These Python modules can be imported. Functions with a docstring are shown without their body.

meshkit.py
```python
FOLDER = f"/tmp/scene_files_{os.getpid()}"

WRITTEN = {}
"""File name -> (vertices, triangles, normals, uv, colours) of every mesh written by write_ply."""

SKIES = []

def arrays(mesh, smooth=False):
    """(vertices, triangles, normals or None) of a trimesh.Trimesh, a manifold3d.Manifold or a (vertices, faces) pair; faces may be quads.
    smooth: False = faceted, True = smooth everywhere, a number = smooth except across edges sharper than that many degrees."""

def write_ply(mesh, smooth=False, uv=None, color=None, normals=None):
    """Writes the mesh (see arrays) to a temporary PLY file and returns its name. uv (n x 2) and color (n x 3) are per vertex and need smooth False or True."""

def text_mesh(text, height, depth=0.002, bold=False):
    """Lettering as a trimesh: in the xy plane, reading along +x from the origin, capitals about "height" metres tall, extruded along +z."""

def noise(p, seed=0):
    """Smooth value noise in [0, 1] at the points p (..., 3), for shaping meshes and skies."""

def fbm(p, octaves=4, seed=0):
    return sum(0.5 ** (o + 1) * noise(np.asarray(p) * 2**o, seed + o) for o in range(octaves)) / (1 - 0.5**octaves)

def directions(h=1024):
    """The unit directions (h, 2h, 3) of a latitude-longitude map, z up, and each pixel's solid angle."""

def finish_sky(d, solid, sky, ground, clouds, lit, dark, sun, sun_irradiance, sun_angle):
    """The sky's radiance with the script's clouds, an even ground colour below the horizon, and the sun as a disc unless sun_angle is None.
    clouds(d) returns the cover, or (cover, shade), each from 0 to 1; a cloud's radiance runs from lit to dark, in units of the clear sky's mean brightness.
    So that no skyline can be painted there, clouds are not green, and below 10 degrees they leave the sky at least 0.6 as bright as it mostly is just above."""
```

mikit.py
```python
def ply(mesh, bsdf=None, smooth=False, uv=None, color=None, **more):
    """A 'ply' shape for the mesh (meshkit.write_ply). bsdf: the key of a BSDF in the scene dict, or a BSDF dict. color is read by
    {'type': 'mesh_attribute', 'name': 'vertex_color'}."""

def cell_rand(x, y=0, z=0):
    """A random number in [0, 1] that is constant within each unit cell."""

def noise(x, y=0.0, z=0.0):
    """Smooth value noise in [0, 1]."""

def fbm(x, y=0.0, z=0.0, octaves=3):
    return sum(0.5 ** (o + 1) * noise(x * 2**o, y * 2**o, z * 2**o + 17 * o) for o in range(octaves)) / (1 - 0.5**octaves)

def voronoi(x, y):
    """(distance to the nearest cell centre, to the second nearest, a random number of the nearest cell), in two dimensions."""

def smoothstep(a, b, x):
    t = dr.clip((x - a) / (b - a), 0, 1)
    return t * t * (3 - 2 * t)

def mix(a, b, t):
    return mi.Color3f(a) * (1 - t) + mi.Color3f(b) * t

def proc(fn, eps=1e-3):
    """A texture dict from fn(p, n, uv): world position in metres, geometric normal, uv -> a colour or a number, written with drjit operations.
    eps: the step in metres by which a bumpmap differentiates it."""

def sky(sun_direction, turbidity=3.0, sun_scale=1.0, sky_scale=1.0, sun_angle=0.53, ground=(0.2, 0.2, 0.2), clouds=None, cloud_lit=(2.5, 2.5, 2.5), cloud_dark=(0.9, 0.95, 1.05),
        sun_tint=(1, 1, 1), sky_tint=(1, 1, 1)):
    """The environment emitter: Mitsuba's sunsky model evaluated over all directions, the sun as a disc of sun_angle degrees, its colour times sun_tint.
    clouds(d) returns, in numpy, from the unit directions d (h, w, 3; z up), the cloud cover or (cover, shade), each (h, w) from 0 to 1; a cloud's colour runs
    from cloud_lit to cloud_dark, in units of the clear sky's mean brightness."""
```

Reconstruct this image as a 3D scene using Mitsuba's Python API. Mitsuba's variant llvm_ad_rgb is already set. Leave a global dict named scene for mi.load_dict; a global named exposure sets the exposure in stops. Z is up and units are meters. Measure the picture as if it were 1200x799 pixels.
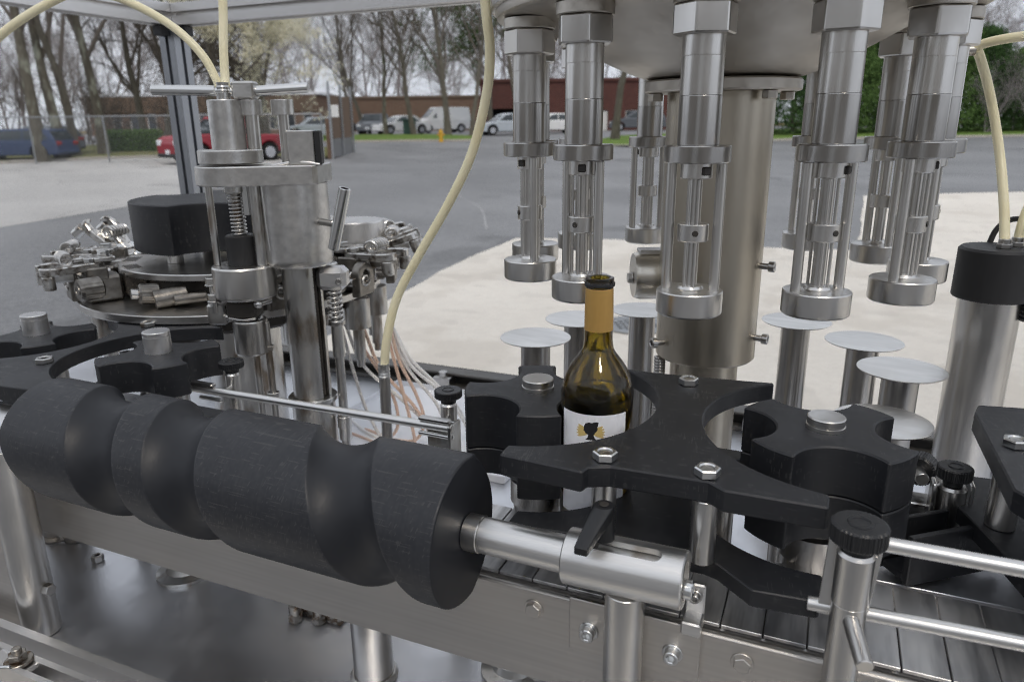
import math, random
import numpy as np, trimesh, mitsuba as mi, drjit as dr, mikit, meshkit
from mikit import proc, noise, fbm, voronoi, cell_rand, smoothstep, mix
from shapely.geometry import Polygon, Point, box as sbox
from shapely import affinity
from shapely.ops import unary_union

PI = math.pi
rng = np.random.default_rng(11)
random.seed(11)
T4 = mi.ScalarTransform4f
scene, labels = {}, {}

# ------------------------------------------------------------------ camera, sky, exposure
CAM = np.array([0.2123, -0.7193, 0.4538])
YAW, PITCH, ROLL = 0.4096, 0.2886, -0.0117
fw = np.array([-math.sin(YAW) * math.cos(PITCH), math.cos(YAW) * math.cos(PITCH), -math.sin(PITCH)])
rt = np.cross(fw, [0, 0, 1.0]); rt /= np.linalg.norm(rt)
up = np.cross(rt, fw)
cam_up = -math.sin(ROLL) * rt + math.cos(ROLL) * up
scene['camera'] = {'type': 'thinlens', 'fov': 69.966, 'fov_axis': 'x', 'near_clip': 0.02, 'far_clip': 1500.0,
                   'aperture_radius': 0.0017, 'focus_distance': 0.85,
                   'to_world': T4().look_at(origin=CAM.tolist(), target=(CAM + fw).tolist(), up=cam_up.tolist())}


def clouds(d):
    n = meshkit.fbm(d * np.array([2.2, 2.2, 4.0]) + 3.1, 4, 5)
    return np.ones(d.shape[:2]), np.clip((n - 0.42) * 1.6, 0, 1)


scene['sky'] = mikit.sky([0.35, -0.55, 0.85], turbidity=4, sun_scale=0.24, sun_angle=12, sun_tint=(0.90, 0.98, 1.12), clouds=clouds,
                         cloud_lit=(2.45, 2.58, 2.82), cloud_dark=(1.55, 1.66, 1.86))
exposure = 1.6

# ------------------------------------------------------------------ naming helpers


USED = set()


def num(key):
    if key not in USED:
        USED.add(key)
        return key
    n = 1
    while f'{key}_{n:03d}' in USED:
        n += 1
    k = f'{key}_{n:03d}'
    USED.add(k)
    return k


def thing(name, label, cat, group=None):
    k = num(name)
    labels[k] = {'label': label, 'category': cat}
    if group:
        labels[k]['group'] = group
    return k


def part(parent, name, mesh, mat, smooth=30, label=None, kind=None, to_world=None):
    k = num(parent + '__' + name)
    d = mikit.ply(mesh, mat, smooth)
    if to_world is not None:
        d['to_world'] = to_world
    scene[k] = d
    if label or kind:
        labels[k] = {}
        if label: labels[k]['label'] = label
        if kind: labels[k]['kind'] = kind
    return k


def single(name, label, cat, mesh, mat, smooth=30, group=None):
    k = thing(name, label, cat, group)
    scene[k] = mikit.ply(mesh, mat, smooth)
    return k


def struct(name, mesh, mat, smooth=False, kind='structure', label=None):
    k = num(name)
    scene[k] = mikit.ply(mesh, mat, smooth)
    labels[k] = {'kind': kind, 'label': label or name.replace('_', ' ')}
    return k


# ------------------------------------------------------------------ mesh helpers
def cat(*ms):
    ms = [m for x in ms for m in (x if isinstance(x, (list, tuple)) else [x])]
    return trimesh.util.concatenate(ms)


def frame(d):
    d = np.asarray(d, float); d = d / np.linalg.norm(d)
    a = np.array([0, 0, 1.0]) if abs(d[2]) < 0.9 else np.array([1.0, 0, 0])
    x = np.cross(a, d); x /= np.linalg.norm(x)
    return x, np.cross(d, x), d


def lathe(prof, n=40, o=(0, 0, 0), d=(0, 0, 1)):
    """Surface of revolution of the (r, h) profile about axis d through o; r=0 ends close it."""
    prof = np.asarray(prof, float)
    x, y, z = frame(d)
    if tuple(d) == (0, 0, 1):
        x, y = np.array([1.0, 0, 0]), np.array([0, 1.0, 0])
    a = np.arange(n) * 2 * PI / n
    ring = np.cos(a)[:, None] * x + np.sin(a)[:, None] * y
    v = np.asarray(o, float) + prof[:, 0, None, None] * ring[None] + prof[:, 1, None, None] * z
    m = len(prof)
    i, j = np.meshgrid(np.arange(m - 1), np.arange(n), indexing='ij')
    q = np.stack([i * n + j, i * n + (j + 1) % n, (i + 1) * n + (j + 1) % n, (i + 1) * n + j], -1).reshape(-1, 4)
    f = np.vstack([q[:, [0, 1, 2]], q[:, [0, 2, 3]]])
    mm = trimesh.Trimesh(v.reshape(-1, 3), f, process=True)
    mm.update_faces(mm.nondegenerate_faces())
    return mm


def cyl(p0, p1, r0, r1=None, n=32, ch=0.0008):
    p0, p1 = np.asarray(p0, float), np.asarray(p1, float)
    r1 = r0 if r1 is None else r1
    L = np.linalg.norm(p1 - p0)
    ch = min(ch, L * 0.3, r0 * 0.4, r1 * 0.4)
    return lathe([(0, 0), (r0 - ch, 0), (r0, ch), (r1, L - ch), (r1 - ch, L), (0, L)], n, p0, p1 - p0)


def pipe(p0, p1, r, ri, n=32):
    p0, p1 = np.asarray(p0, float), np.asarray(p1, float)
    L = np.linalg.norm(p1 - p0); c = 0.0006
    return lathe([(ri, 0), (r - c, 0), (r, c), (r, L - c), (r - c, L), (ri, L), (ri, 0)], n, p0, p1 - p0)


def rbox(cx, cy, cz, sx, sy, sz, ch=0.0015, rot=None):
    hx, hy, hz = sx / 2, sy / 2, sz / 2
    ch = min(ch, hx * 0.5, hy * 0.5, hz * 0.5)
    pts = []
    for a in (-1, 1):
        for b in (-1, 1):
            for c in (-1, 1):
                pts += [(a * (hx - ch), b * (hy - ch), c * hz), (a * (hx - ch), b * hy, c * (hz - ch)), (a * hx, b * (hy - ch), c * (hz - ch))]
    m = trimesh.convex.convex_hull(np.array(pts))
    if rot is not None:
        m.apply_transform(rot)
    m.apply_translation([cx, cy, cz])
    return m


def rotz(a): return trimesh.transformations.rotation_matrix(a, [0, 0, 1])
def rot(a, ax): return trimesh.transformations.rotation_matrix(a, ax)


def ring_offset(p, d):
    a, b, c = np.roll(p, 1, 0), p, np.roll(p, -1, 0)
    e1, e2 = b - a, c - b
    n1 = np.c_[e1[:, 1], -e1[:, 0]] / np.linalg.norm(e1, axis=1)[:, None]
    n2 = np.c_[e2[:, 1], -e2[:, 0]] / np.linalg.norm(e2, axis=1)[:, None]
    s = n1 + n2
    k = np.maximum((s * n1).sum(1), 0.5)
    return b - d * s / k[:, None]


def prism(poly, z0, z1, ch=0.001):
    """Extruded shapely polygon with small chamfers on every top and bottom edge."""
    out = []
    for g in getattr(poly, 'geoms', [poly]):
        g = g.simplify(1e-5)
        from shapely.geometry.polygon import orient
        g = orient(g, 1.0)
        rings = [np.array(g.exterior.coords)[:-1]] + [np.array(r.coords)[:-1] for r in g.interiors]
        ins = [ring_offset(r, ch) for r in rings]
        vs, fs, o = [], [], 0
        for r, q in zip(rings, ins):
            n = len(r)
            L = [(q, z0), (r, z0 + ch), (r, z1 - ch), (q, z1)]
            vs.append(np.vstack([np.c_[p, np.full(n, z)] for p, z in L]))
            i = np.arange(n)
            for k in range(3):
                a, b = o + k * n + i, o + k * n + (i + 1) % n
                fs.append(np.c_[a, b, b + n]); fs.append(np.c_[a, b + n, a + n])
            o += 4 * n
        cap = Polygon(ins[0], ins[1:])
        if not cap.is_valid: cap = cap.buffer(0)
        for gg in getattr(cap, 'geoms', [cap]):
            v2, f2 = trimesh.creation.triangulate_polygon(gg, engine='earcut')
            vs.append(np.c_[v2, np.full(len(v2), z1)]); fs.append(np.asarray(f2) + o); o += len(v2)
            vs.append(np.c_[v2, np.full(len(v2), z0)]); fs.append(np.asarray(f2)[:, ::-1] + o); o += len(v2)
        m = trimesh.Trimesh(np.vstack(vs), np.vstack(fs), process=False)
        m.merge_vertices(digits_vertex=7)
        trimesh.repair.fix_normals(m)
        out.append(m)
    return cat(out)


def circle(cx, cy, r, n=64): return Polygon([(cx + r * math.cos(t), cy + r * math.sin(t)) for t in np.arange(n) * 2 * PI / n])


def spline(pts, n=10):
    p = np.asarray(pts, float)
    p = np.vstack([2 * p[0] - p[1], p, 2 * p[-1] - p[-2]])
    out = []
    for i in range(1, len(p) - 2):
        for t in np.arange(n) / n:
            a, b, c, d = p[i - 1], p[i], p[i + 1], p[i + 2]
            out.append(0.5 * (2 * b + (c - a) * t + (2 * a - 5 * b + 4 * c - d) * t**2 + (3 * b - a - 3 * c + d) * t**3))
    out.append(p[-2])
    return np.array(out)


def tube(path, r, n=12, caps=True):
    p = np.asarray(path, float)
    t = np.gradient(p, axis=0); t /= np.linalg.norm(t, axis=1)[:, None] + 1e-12
    x = frame(t[0])[0]
    xs = []
    for k in range(len(p)):
        x = x - t[k] * (x @ t[k]); x = x / np.linalg.norm(x); xs.append(x)
    xs = np.array(xs); ys = np.cross(t, xs)
    a = np.arange(n) * 2 * PI / n
    rr = np.broadcast_to(np.asarray(r, float), (len(p),))
    v = p[:, None] + rr[:, None, None] * (np.cos(a)[None, :, None] * xs[:, None] + np.sin(a)[None, :, None] * ys[:, None])
    m = len(p)
    i, j = np.meshgrid(np.arange(m - 1), np.arange(n), indexing='ij')
    q = np.stack([i * n + j, i * n + (j + 1) % n, (i + 1) * n + (j + 1) % n, (i + 1) * n + j], -1).reshape(-1, 4)
    f = [q[:, [0, 1, 2]], q[:, [0, 2, 3]]]
    v = v.reshape(-1, 3)
    if caps:
        v = np.vstack([v, p[0], p[-1]]); k = np.arange(n)
        f += [np.c_[np.full(n, m * n), (k + 1) % n, k], np.c_[np.full(n, m * n + 1), (m - 1) * n + k, (m - 1) * n + (k + 1) % n]]
    return trimesh.Trimesh(v, np.vstack(f), process=False)


def spring(p0, p1, R, r, turns, n=7):
    p0, p1 = np.asarray(p0, float), np.asarray(p1, float)
    x, y, z = frame(p1 - p0)
    L = np.linalg.norm(p1 - p0)
    t = np.linspace(0, 1, int(turns * 14) + 1)
    a = t * turns * 2 * PI
    return tube(p0 + R * np.cos(a)[:, None] * x + R * np.sin(a)[:, None] * y + (t * L)[:, None] * z, r, n)


def to_axis(mesh, o, d, twist=0.0):
    """Places a mesh built along +z at the origin so that it stands at o along d."""
    x, y, z = frame(d)
    M = np.eye(4); M[:3, 0], M[:3, 1], M[:3, 2], M[:3, 3] = x, y, z, o
    m = mesh.copy(); m.apply_transform(M @ rotz(twist))
    return m


def hexpoly(af, a0=0.0):
    R = af / math.sqrt(3)
    return Polygon([(R * math.cos(a0 + k * PI / 3), R * math.sin(a0 + k * PI / 3)) for k in range(6)])


def hexnut(o, af, h, hole, d=(0, 0, 1), a0=0.0):
    body = prism(hexpoly(af, a0).difference(circle(0, 0, hole, 24)), 0, h, h * 0.12)
    return to_axis(body, o, d) if tuple(d) != (0, 0, 1) else body.apply_translation(o) or body


def nutstud(o, af, h, hole):
    """A hex nut with the end of its stud inside."""
    m = prism(hexpoly(af, 0.3).difference(circle(0, 0, hole * 1.02, 24)), 0, h, h * 0.14)
    m.apply_translation(o)
    return m


def socket_bolt(o, d, r, h, hole=None):
    """Cap screw head with a hexagonal recess."""
    hole = hole or r * 0.95
    hx = hexpoly(hole)
    head = prism(circle(0, 0, r, 28).difference(hx), 0, h, r * 0.12)
    floor = prism(hexpoly(hole * 0.999), 0, h * 0.35, 1e-4)
    return to_axis(cat(head, floor), o, d)


def knurled(o, r, h, teeth=36, d=(0, 0, 1)):
    a = np.linspace(0, 2 * PI, teeth * 4, endpoint=False)
    rr = r * (1 - 0.035 * (0.5 + 0.5 * np.sign(np.sin(a * teeth))))
    body = prism(Polygon(np.c_[rr * np.cos(a), rr * np.sin(a)]), 0, h, h * 0.1)
    top = lathe([(0, h + 0.0004), (r * 0.32, h + 0.0004), (r * 0.34, h + 0.0012), (r * 0.42, h + 0.0012), (r * 0.45, h), (0, h - 0.001)], 32)
    return to_axis(cat(body, top), o, d) if tuple(d) != (0, 0, 1) else cat(body, top).apply_translation(o)


def mv(m, *o):
    m = m.copy(); m.apply_translation(o); return m


# ------------------------------------------------------------------ materials
def bsdf(name, **d):
    scene[name] = d
    return name


def rgb(*c): return {'type': 'rgb', 'value': list(c)}


def two(d): return {'type': 'twosided', 'bsdf': d}


def plastic(name, col, rough, spec=0.5, **k):
    return bsdf(name, **two({'type': 'principled', 'base_color': col if isinstance(col, dict) else rgb(*col), 'roughness': rough, 'specular': spec, **k}))


def metal(name, col, rough, bump=None, **k):
    b = {'type': 'principled', 'base_color': col if isinstance(col, dict) else rgb(*col), 'metallic': 1.0, 'roughness': rough, 'specular': 0.5, **k}
    if bump:
        b = {'type': 'bumpmap', 'arbitrary': bump[0], 'scale': bump[1], 'bsdf': b}
    return bsdf(name, **two(b))


# brushed stainless: fine vertical or horizontal lines, faint smears
t_steel_r = proc(lambda p, n, uv: 0.17 + 0.16 * fbm(p.x * 45, p.y * 45, p.z * 9) + 0.06 * noise(p.x * 260, p.y * 260, p.z * 12))
t_steel_c = proc(lambda p, n, uv: mix((0.50, 0.487, 0.468), (0.74, 0.725, 0.70), fbm(p.x * 30, p.y * 30, p.z * 14)))
metal('steel', t_steel_c, t_steel_r)
metal('steel_motor', (0.78, 0.74, 0.66), 0.3)
t_dark_c = proc(lambda p, n, uv: mix((0.33, 0.32, 0.308), (0.59, 0.575, 0.555), fbm(p.x * 70, p.y * 70, p.z * 12)))
metal('steel_dark', t_dark_c, proc(lambda p, n, uv: 0.13 + 0.2 * fbm(p.x * 50, p.y * 50, p.z * 10)))
# stained steel: brown film and grime
t_stain = proc(lambda p, n, uv: mix((0.56, 0.555, 0.54), (0.27, 0.22, 0.17), smoothstep(0.48, 0.82, fbm(p.x * 60, p.y * 60, p.z * 16, octaves=4))))
metal('steel_stained', t_stain, proc(lambda p, n, uv: 0.16 + 0.3 * fbm(p.x * 60, p.y * 60, p.z * 25)))
t_col = proc(lambda p, n, uv: mix((0.66, 0.61, 0.52), (0.40, 0.36, 0.295), fbm(p.x * 26 + 3, p.y * 22, p.z * 3)))  # vertical tan stripes put the column's warm reflections into its colour
metal('steel_column', t_col, proc(lambda p, n, uv: 0.28 + 0.14 * fbm(p.x * 60, p.y * 60, p.z * 4)))
# cast and blasted bodies
t_cast = proc(lambda p, n, uv: mix((0.44, 0.432, 0.42), (0.76, 0.745, 0.72), fbm(p.x * 90, p.y * 90, p.z * 90, octaves=4)))
metal('steel_cast', t_cast, 0.33, bump=(proc(lambda p, n, uv: fbm(p.x * 420, p.y * 420, p.z * 420)), 0.00025))
t_bowl = proc(lambda p, n, uv: mix((0.62, 0.59, 0.54), (0.42, 0.385, 0.34), fbm(p.x * 18, p.y * 18, p.z * 25, octaves=4)))
metal('steel_bowl', t_bowl, proc(lambda p, n, uv: 0.3 + 0.22 * fbm(p.x * 40, p.y * 40, p.z * 40)), bump=(proc(lambda p, n, uv: fbm(p.x * 160, p.y * 160, p.z * 160)), 0.0005))
metal('aluminium', (0.72, 0.71, 0.70), proc(lambda p, n, uv: 0.3 + 0.14 * fbm(p.x * 50, p.y * 50, p.z * 50)))
metal('alu_dark', (0.36, 0.375, 0.40), 0.42)
metal('aluminium_brushed', proc(lambda p, n, uv: mix((0.66, 0.65, 0.635), (0.8, 0.79, 0.77), fbm(p.x * 12, p.y * 300, p.z * 300))), proc(lambda p, n, uv: 0.26 + 0.16 * fbm(p.x * 14, p.y * 240, p.z * 240)))
metal('chrome', (0.70, 0.70, 0.69), 0.2)
metal('bright_zinc', proc(lambda p, n, uv: mix((0.64, 0.63, 0.61), (0.20, 0.175, 0.15), smoothstep(0.42, 0.72, fbm(p.x * 110, p.y * 110, p.z * 110, octaves=4)))), 0.3)
t_panel = proc(lambda p, n, uv: mix((0.50, 0.472, 0.44), (0.62, 0.595, 0.56), 0.6 * fbm(p.x * 7, p.y * 7, p.z * 320) + 0.4 * fbm(p.x * 9, p.y * 9, p.z * 14)))
metal('steel_panel', t_panel, proc(lambda p, n, uv: 0.36 + 0.12 * fbm(p.x * 9, p.y * 9, p.z * 200)))
t_plate = proc(lambda p, n, uv: mix((0.76, 0.77, 0.80), (0.60, 0.61, 0.635), fbm(p.x * 7, p.y * 7, p.z * 7, octaves=4)))
metal('steel_table', t_plate, proc(lambda p, n, uv: 0.30 + 0.16 * smoothstep(0.3, 0.75, fbm(p.x * 10, p.y * 10, p.z * 10, octaves=4)) + 0.05 * noise(p.x * 300, p.y * 30)))
t_slat = proc(lambda p, n, uv: mix((0.86, 0.855, 0.85), (0.34, 0.34, 0.35), smoothstep(0.4, 0.75, 0.55 * fbm(p.x * 70, p.y * 9 + 4, p.z * 60, octaves=4) + 0.45 * fbm(p.x * 9 + 2, p.y * 14, 0))))
metal('steel_slat', t_slat, proc(lambda p, n, uv: 0.36 + 0.2 * fbm(p.x * 120, p.y * 12, p.z * 60)))
metal('steel_rust', proc(lambda p, n, uv: mix((0.40, 0.38, 0.35), (0.17, 0.125, 0.09), smoothstep(0.4, 0.65, fbm(p.x * 130, p.y * 130, p.z * 130)))), 0.42)
metal('disc_plate', proc(lambda p, n, uv: mix((0.66, 0.648, 0.625), (0.86, 0.845, 0.815), fbm(p.x * 16 + p.y * 60, p.y * 16 - p.x * 8, 0, octaves=4))), proc(lambda p, n, uv: 0.2 + 0.2 * fbm(p.x * 30, p.y * 160, 0)))
metal('steel_grimy', proc(lambda p, n, uv: mix((0.10, 0.09, 0.08), (0.36, 0.34, 0.31), fbm(p.x * 90, p.y * 90, p.z * 90, octaves=4))), 0.35)
metal('galvanised', (0.40, 0.41, 0.42), 0.45)
# UHMW plastic: black, machined, dusty and scratched
def uhmw(p, n, uv):
    s = smoothstep(0.60, 0.9, fbm(p.x * 110 + 5, p.y * 150, p.z * 420, octaves=4))
    d = fbm(p.x * 14, p.y * 14, p.z * 14, octaves=4)
    pale = mix((0.0055, 0.006, 0.0075), (0.0135, 0.0145, 0.0178), d)
    k = smoothstep(0.74, 0.8, noise(p.x * 900 + p.y * 160, p.y * 90 - p.x * 40, p.z * 120)) * smoothstep(0.4, 0.7, noise(p.x * 30, p.y * 30, p.z * 30 + 5))
    return mix(mix(pale, (0.045, 0.045, 0.045), 0.35 * s), (0.06, 0.06, 0.058), 0.3 * k)


plastic('uhmw_black', proc(uhmw), proc(lambda p, n, uv: 0.38 + 0.18 * fbm(p.x * 50, p.y * 50, p.z * 50)), 0.5)


def uhmw_worn(p, n, uv):
    # lands are scuffed (radius from the screw's axis tells land from groove), grooves are machined smooth
    r = dr.sqrt(dr.square(p.y + 0.1415 + 0.00822 * (p.x + 0.695)) + dr.square(p.z - 0.0677 + 0.003125 * (p.x + 0.695)))
    land = smoothstep(0.0750, 0.0756, r)
    s = smoothstep(0.25, 0.95, 0.3 * noise(p.x * 620, p.y * 20, p.z * 20) + 0.7 * fbm(p.x * 260 + 5, p.y * 210, p.z * 210, octaves=4))
    k = smoothstep(0.78, 0.83, noise(p.x * 60 + p.z * 260, p.y * 260, p.z * 900)) + smoothstep(0.8, 0.84, noise(p.x * 800 - p.z * 300, p.y * 150, p.z * 150 + 7))
    d = fbm(p.x * 14, p.y * 14, p.z * 14, octaves=4)
    base = mix((0.009, 0.0098, 0.0125), (0.020, 0.0215, 0.026), d)
    worn = mix(mix(base * 1.35, (0.044, 0.044, 0.045), 0.42 * s), (0.095, 0.092, 0.087), dr.clip(0.24 * k, 0, 1))
    return mix(base, worn, land)


bsdf('uhmw_screw', **two({'type': 'bumpmap', 'arbitrary': proc(lambda p, n, uv: fbm(p.x * 500, p.y * 500, p.z * 500), eps=3e-4), 'scale': 0.00012,
                          'bsdf': {'type': 'principled', 'base_color': proc(uhmw_worn), 'roughness': 0.44, 'specular': 0.36}}))
plastic('black_plastic', (0.009, 0.0095, 0.011), 0.4)
plastic('black_rubber', (0.011, 0.011, 0.012), 0.55)
plastic('dark_rail', proc(lambda p, n, uv: mix((0.035, 0.033, 0.031), (0.10, 0.095, 0.088), fbm(p.x * 20, p.y * 60, p.z * 60, octaves=4))), 0.4, 0.5)
plastic('grease_shade', (0.03, 0.026, 0.022), 0.5)  # greasy parts; also shade painted into slots, holes and under the ring
plastic('hose_latex', proc(lambda p, n, uv: mix((0.68, 0.61, 0.38), (0.77, 0.72, 0.52), fbm(p.x * 25, p.y * 25, p.z * 25))), 0.33, 0.5)
plastic('hose_orange', (0.72, 0.53, 0.42), 0.22)
plastic('hose_clear', (0.76, 0.75, 0.73), 0.18)
plastic('paper_white', (0.80, 0.80, 0.82), 0.7, 0.2)
plastic('ink_black', (0.015, 0.015, 0.017), 0.5)
plastic('ink_gold', (0.60, 0.45, 0.17), 0.45)
bsdf('capsule_gold', **two({'type': 'principled', 'base_color': rgb(0.56, 0.335, 0.10), 'metallic': 0.55, 'roughness': 0.42, 'specular': 0.5}))
scene['bottle_tint'] = {'type': 'homogeneous', 'albedo': rgb(0.0, 0.0, 0.0), 'sigma_t': {'type': 'rgb', 'value': [0.27, 0.355, 1.0]}, 'scale': 600.0}
bsdf('bottle_glass', type='dielectric', int_ior=1.5, ext_ior=1.0)
# outdoors
def asphalt(lo, hi):
    def f(p, n, uv):
        g = fbm(p.x * 0.35, p.y * 0.35, 0, octaves=4)
        s = noise(p.x * 70, p.y * 70, 0)
        st = fbm(p.x * 0.5 + p.y * 0.9, (p.y * 0.4 - p.x) * 0.1, 3, octaves=3)
        s2 = noise(p.x * 22, p.y * 22, 4)
        c = mix(lo, hi, dr.clip(0.6 * g + 0.45 * s + 0.25 * s2 + 0.4 * st - 0.36, 0, 1))
        w = noise(p.x * 0.9, p.y * 0.9, 5) * 0.9
        d1, d2, _ = voronoi(p.x * 0.16 + w * 0.25, p.y * 0.16 + 0.2 * noise(p.x * 1.1, p.y * 1.1, 9))
        crack = (1 - smoothstep(0.0, 0.010, d2 - d1)) * smoothstep(0.42, 0.6, noise(p.x * 0.25, p.y * 0.25, 2))
        oil = smoothstep(0.70, 0.82, fbm(p.x * 0.8 + 20, p.y * 0.8, 1, octaves=4))
        return c * (1 - 0.45 * crack) * (1 - 0.3 * oil)
    return proc(f)


plastic('asphalt_new', asphalt((0.088, 0.089, 0.092), (0.225, 0.227, 0.232)), 0.5, 0.6)
plastic('asphalt_old', asphalt((0.22, 0.217, 0.212), (0.385, 0.38, 0.37)), 0.9, 0.2)


plastic('asphalt_seam', (0.27, 0.272, 0.275), 0.9, 0.2)


def concrete(p, n, uv):
    g = fbm(p.x * 0.8, p.y * 0.8, 0, octaves=4)
    s = fbm(p.x * 14, p.y * 14, 0, octaves=3)
    grit = noise(p.x * 90, p.y * 90, 0)
    c = mix((0.46, 0.43, 0.385), (0.63, 0.60, 0.545), 0.55 * g + 0.25 * s + 0.2 * grit)
    st = smoothstep(0.56, 0.74, fbm(p.x * 1.7 + 9, p.y * 1.7, 0, octaves=4))
    sp = smoothstep(0.73, 0.8, noise(p.x * 5.5, p.y * 5.5, 3))
    return mix(mix(c, (0.42, 0.385, 0.335), 0.42 * st), (0.36, 0.335, 0.30), 0.2 * sp)


plastic('concrete', proc(concrete), 0.85, 0.25)
plastic('kerb_stone', (0.44, 0.41, 0.36), 0.9, 0.2)
plastic('grass_green', proc(lambda p, n, uv: mix((0.055, 0.11, 0.022), (0.13, 0.17, 0.05), fbm(p.x * 2.2, p.y * 2.2, p.z * 3, octaves=4))), 0.9, 0.1)
plastic('grass_dull', proc(lambda p, n, uv: mix((0.085, 0.105, 0.035), (0.17, 0.15, 0.085), fbm(p.x * 1.6, p.y * 1.6, p.z * 3, octaves=4))), 0.9, 0.1)
plastic('leaf_litter', proc(lambda p, n, uv: mix((0.11, 0.095, 0.05), (0.22, 0.17, 0.10), fbm(p.x * 1.5, p.y * 1.5, 0, octaves=4))), 0.95, 0.1)
plastic('bark', proc(lambda p, n, uv: mix((0.085, 0.075, 0.06), (0.20, 0.185, 0.15), fbm(p.x * 9, p.y * 9, p.z * 2.4, octaves=4))), 0.95, 0.1)
plastic('bark_mossy', proc(lambda p, n, uv: mix(mix((0.075, 0.068, 0.052), (0.17, 0.155, 0.125), fbm(p.x * 9, p.y * 9, p.z * 2.0, octaves=4)), (0.27, 0.275, 0.22), smoothstep(0.52, 0.68, fbm(p.x * 3.5, p.y * 3.5, p.z * 1.3 + 4, octaves=4)))), 0.95, 0.1)
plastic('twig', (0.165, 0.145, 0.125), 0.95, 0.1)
plastic('twig_hazed', (0.27, 0.245, 0.24), 0.95, 0.1)  # paler and greyer: distance haze put into the twig colour
plastic('bud_green', (0.26, 0.24, 0.09), 0.9, 0.1)
bsdf('blossom', type='principledthin', base_color=rgb(0.86, 0.83, 0.68), roughness=0.8, diff_trans=0.9, spec_trans=0.0)
bsdf('needle', type='principledthin', base_color=rgb(0.075, 0.135, 0.05), roughness=0.7, diff_trans=0.4, spec_trans=0.0)
bsdf('needle_light', type='principledthin', base_color=rgb(0.085, 0.135, 0.040), roughness=0.7, diff_trans=0.5, spec_trans=0.0)
bsdf('hedge_leaf', type='principledthin', base_color=rgb(0.13, 0.21, 0.07), roughness=0.7, diff_trans=0.4, spec_trans=0.0)


def brickwork(a, b, mortar):
    def f(p, n, uv):
        s = p.x * 0.92 + p.y * 0.4
        row = dr.floor(p.z / 0.075)
        c = s / 0.22 + 0.5 * (row - 2 * dr.floor(row / 2))
        r = cell_rand(dr.floor(c), row)
        fz = p.z / 0.075 - row
        fx = c - dr.floor(c)
        m = dr.select((fz < 0.14) | (fx < 0.05), 1.0, 0.0)
        return mix(mix(a, b, r), mortar, m * 0.7)
    return proc(f)


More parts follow.
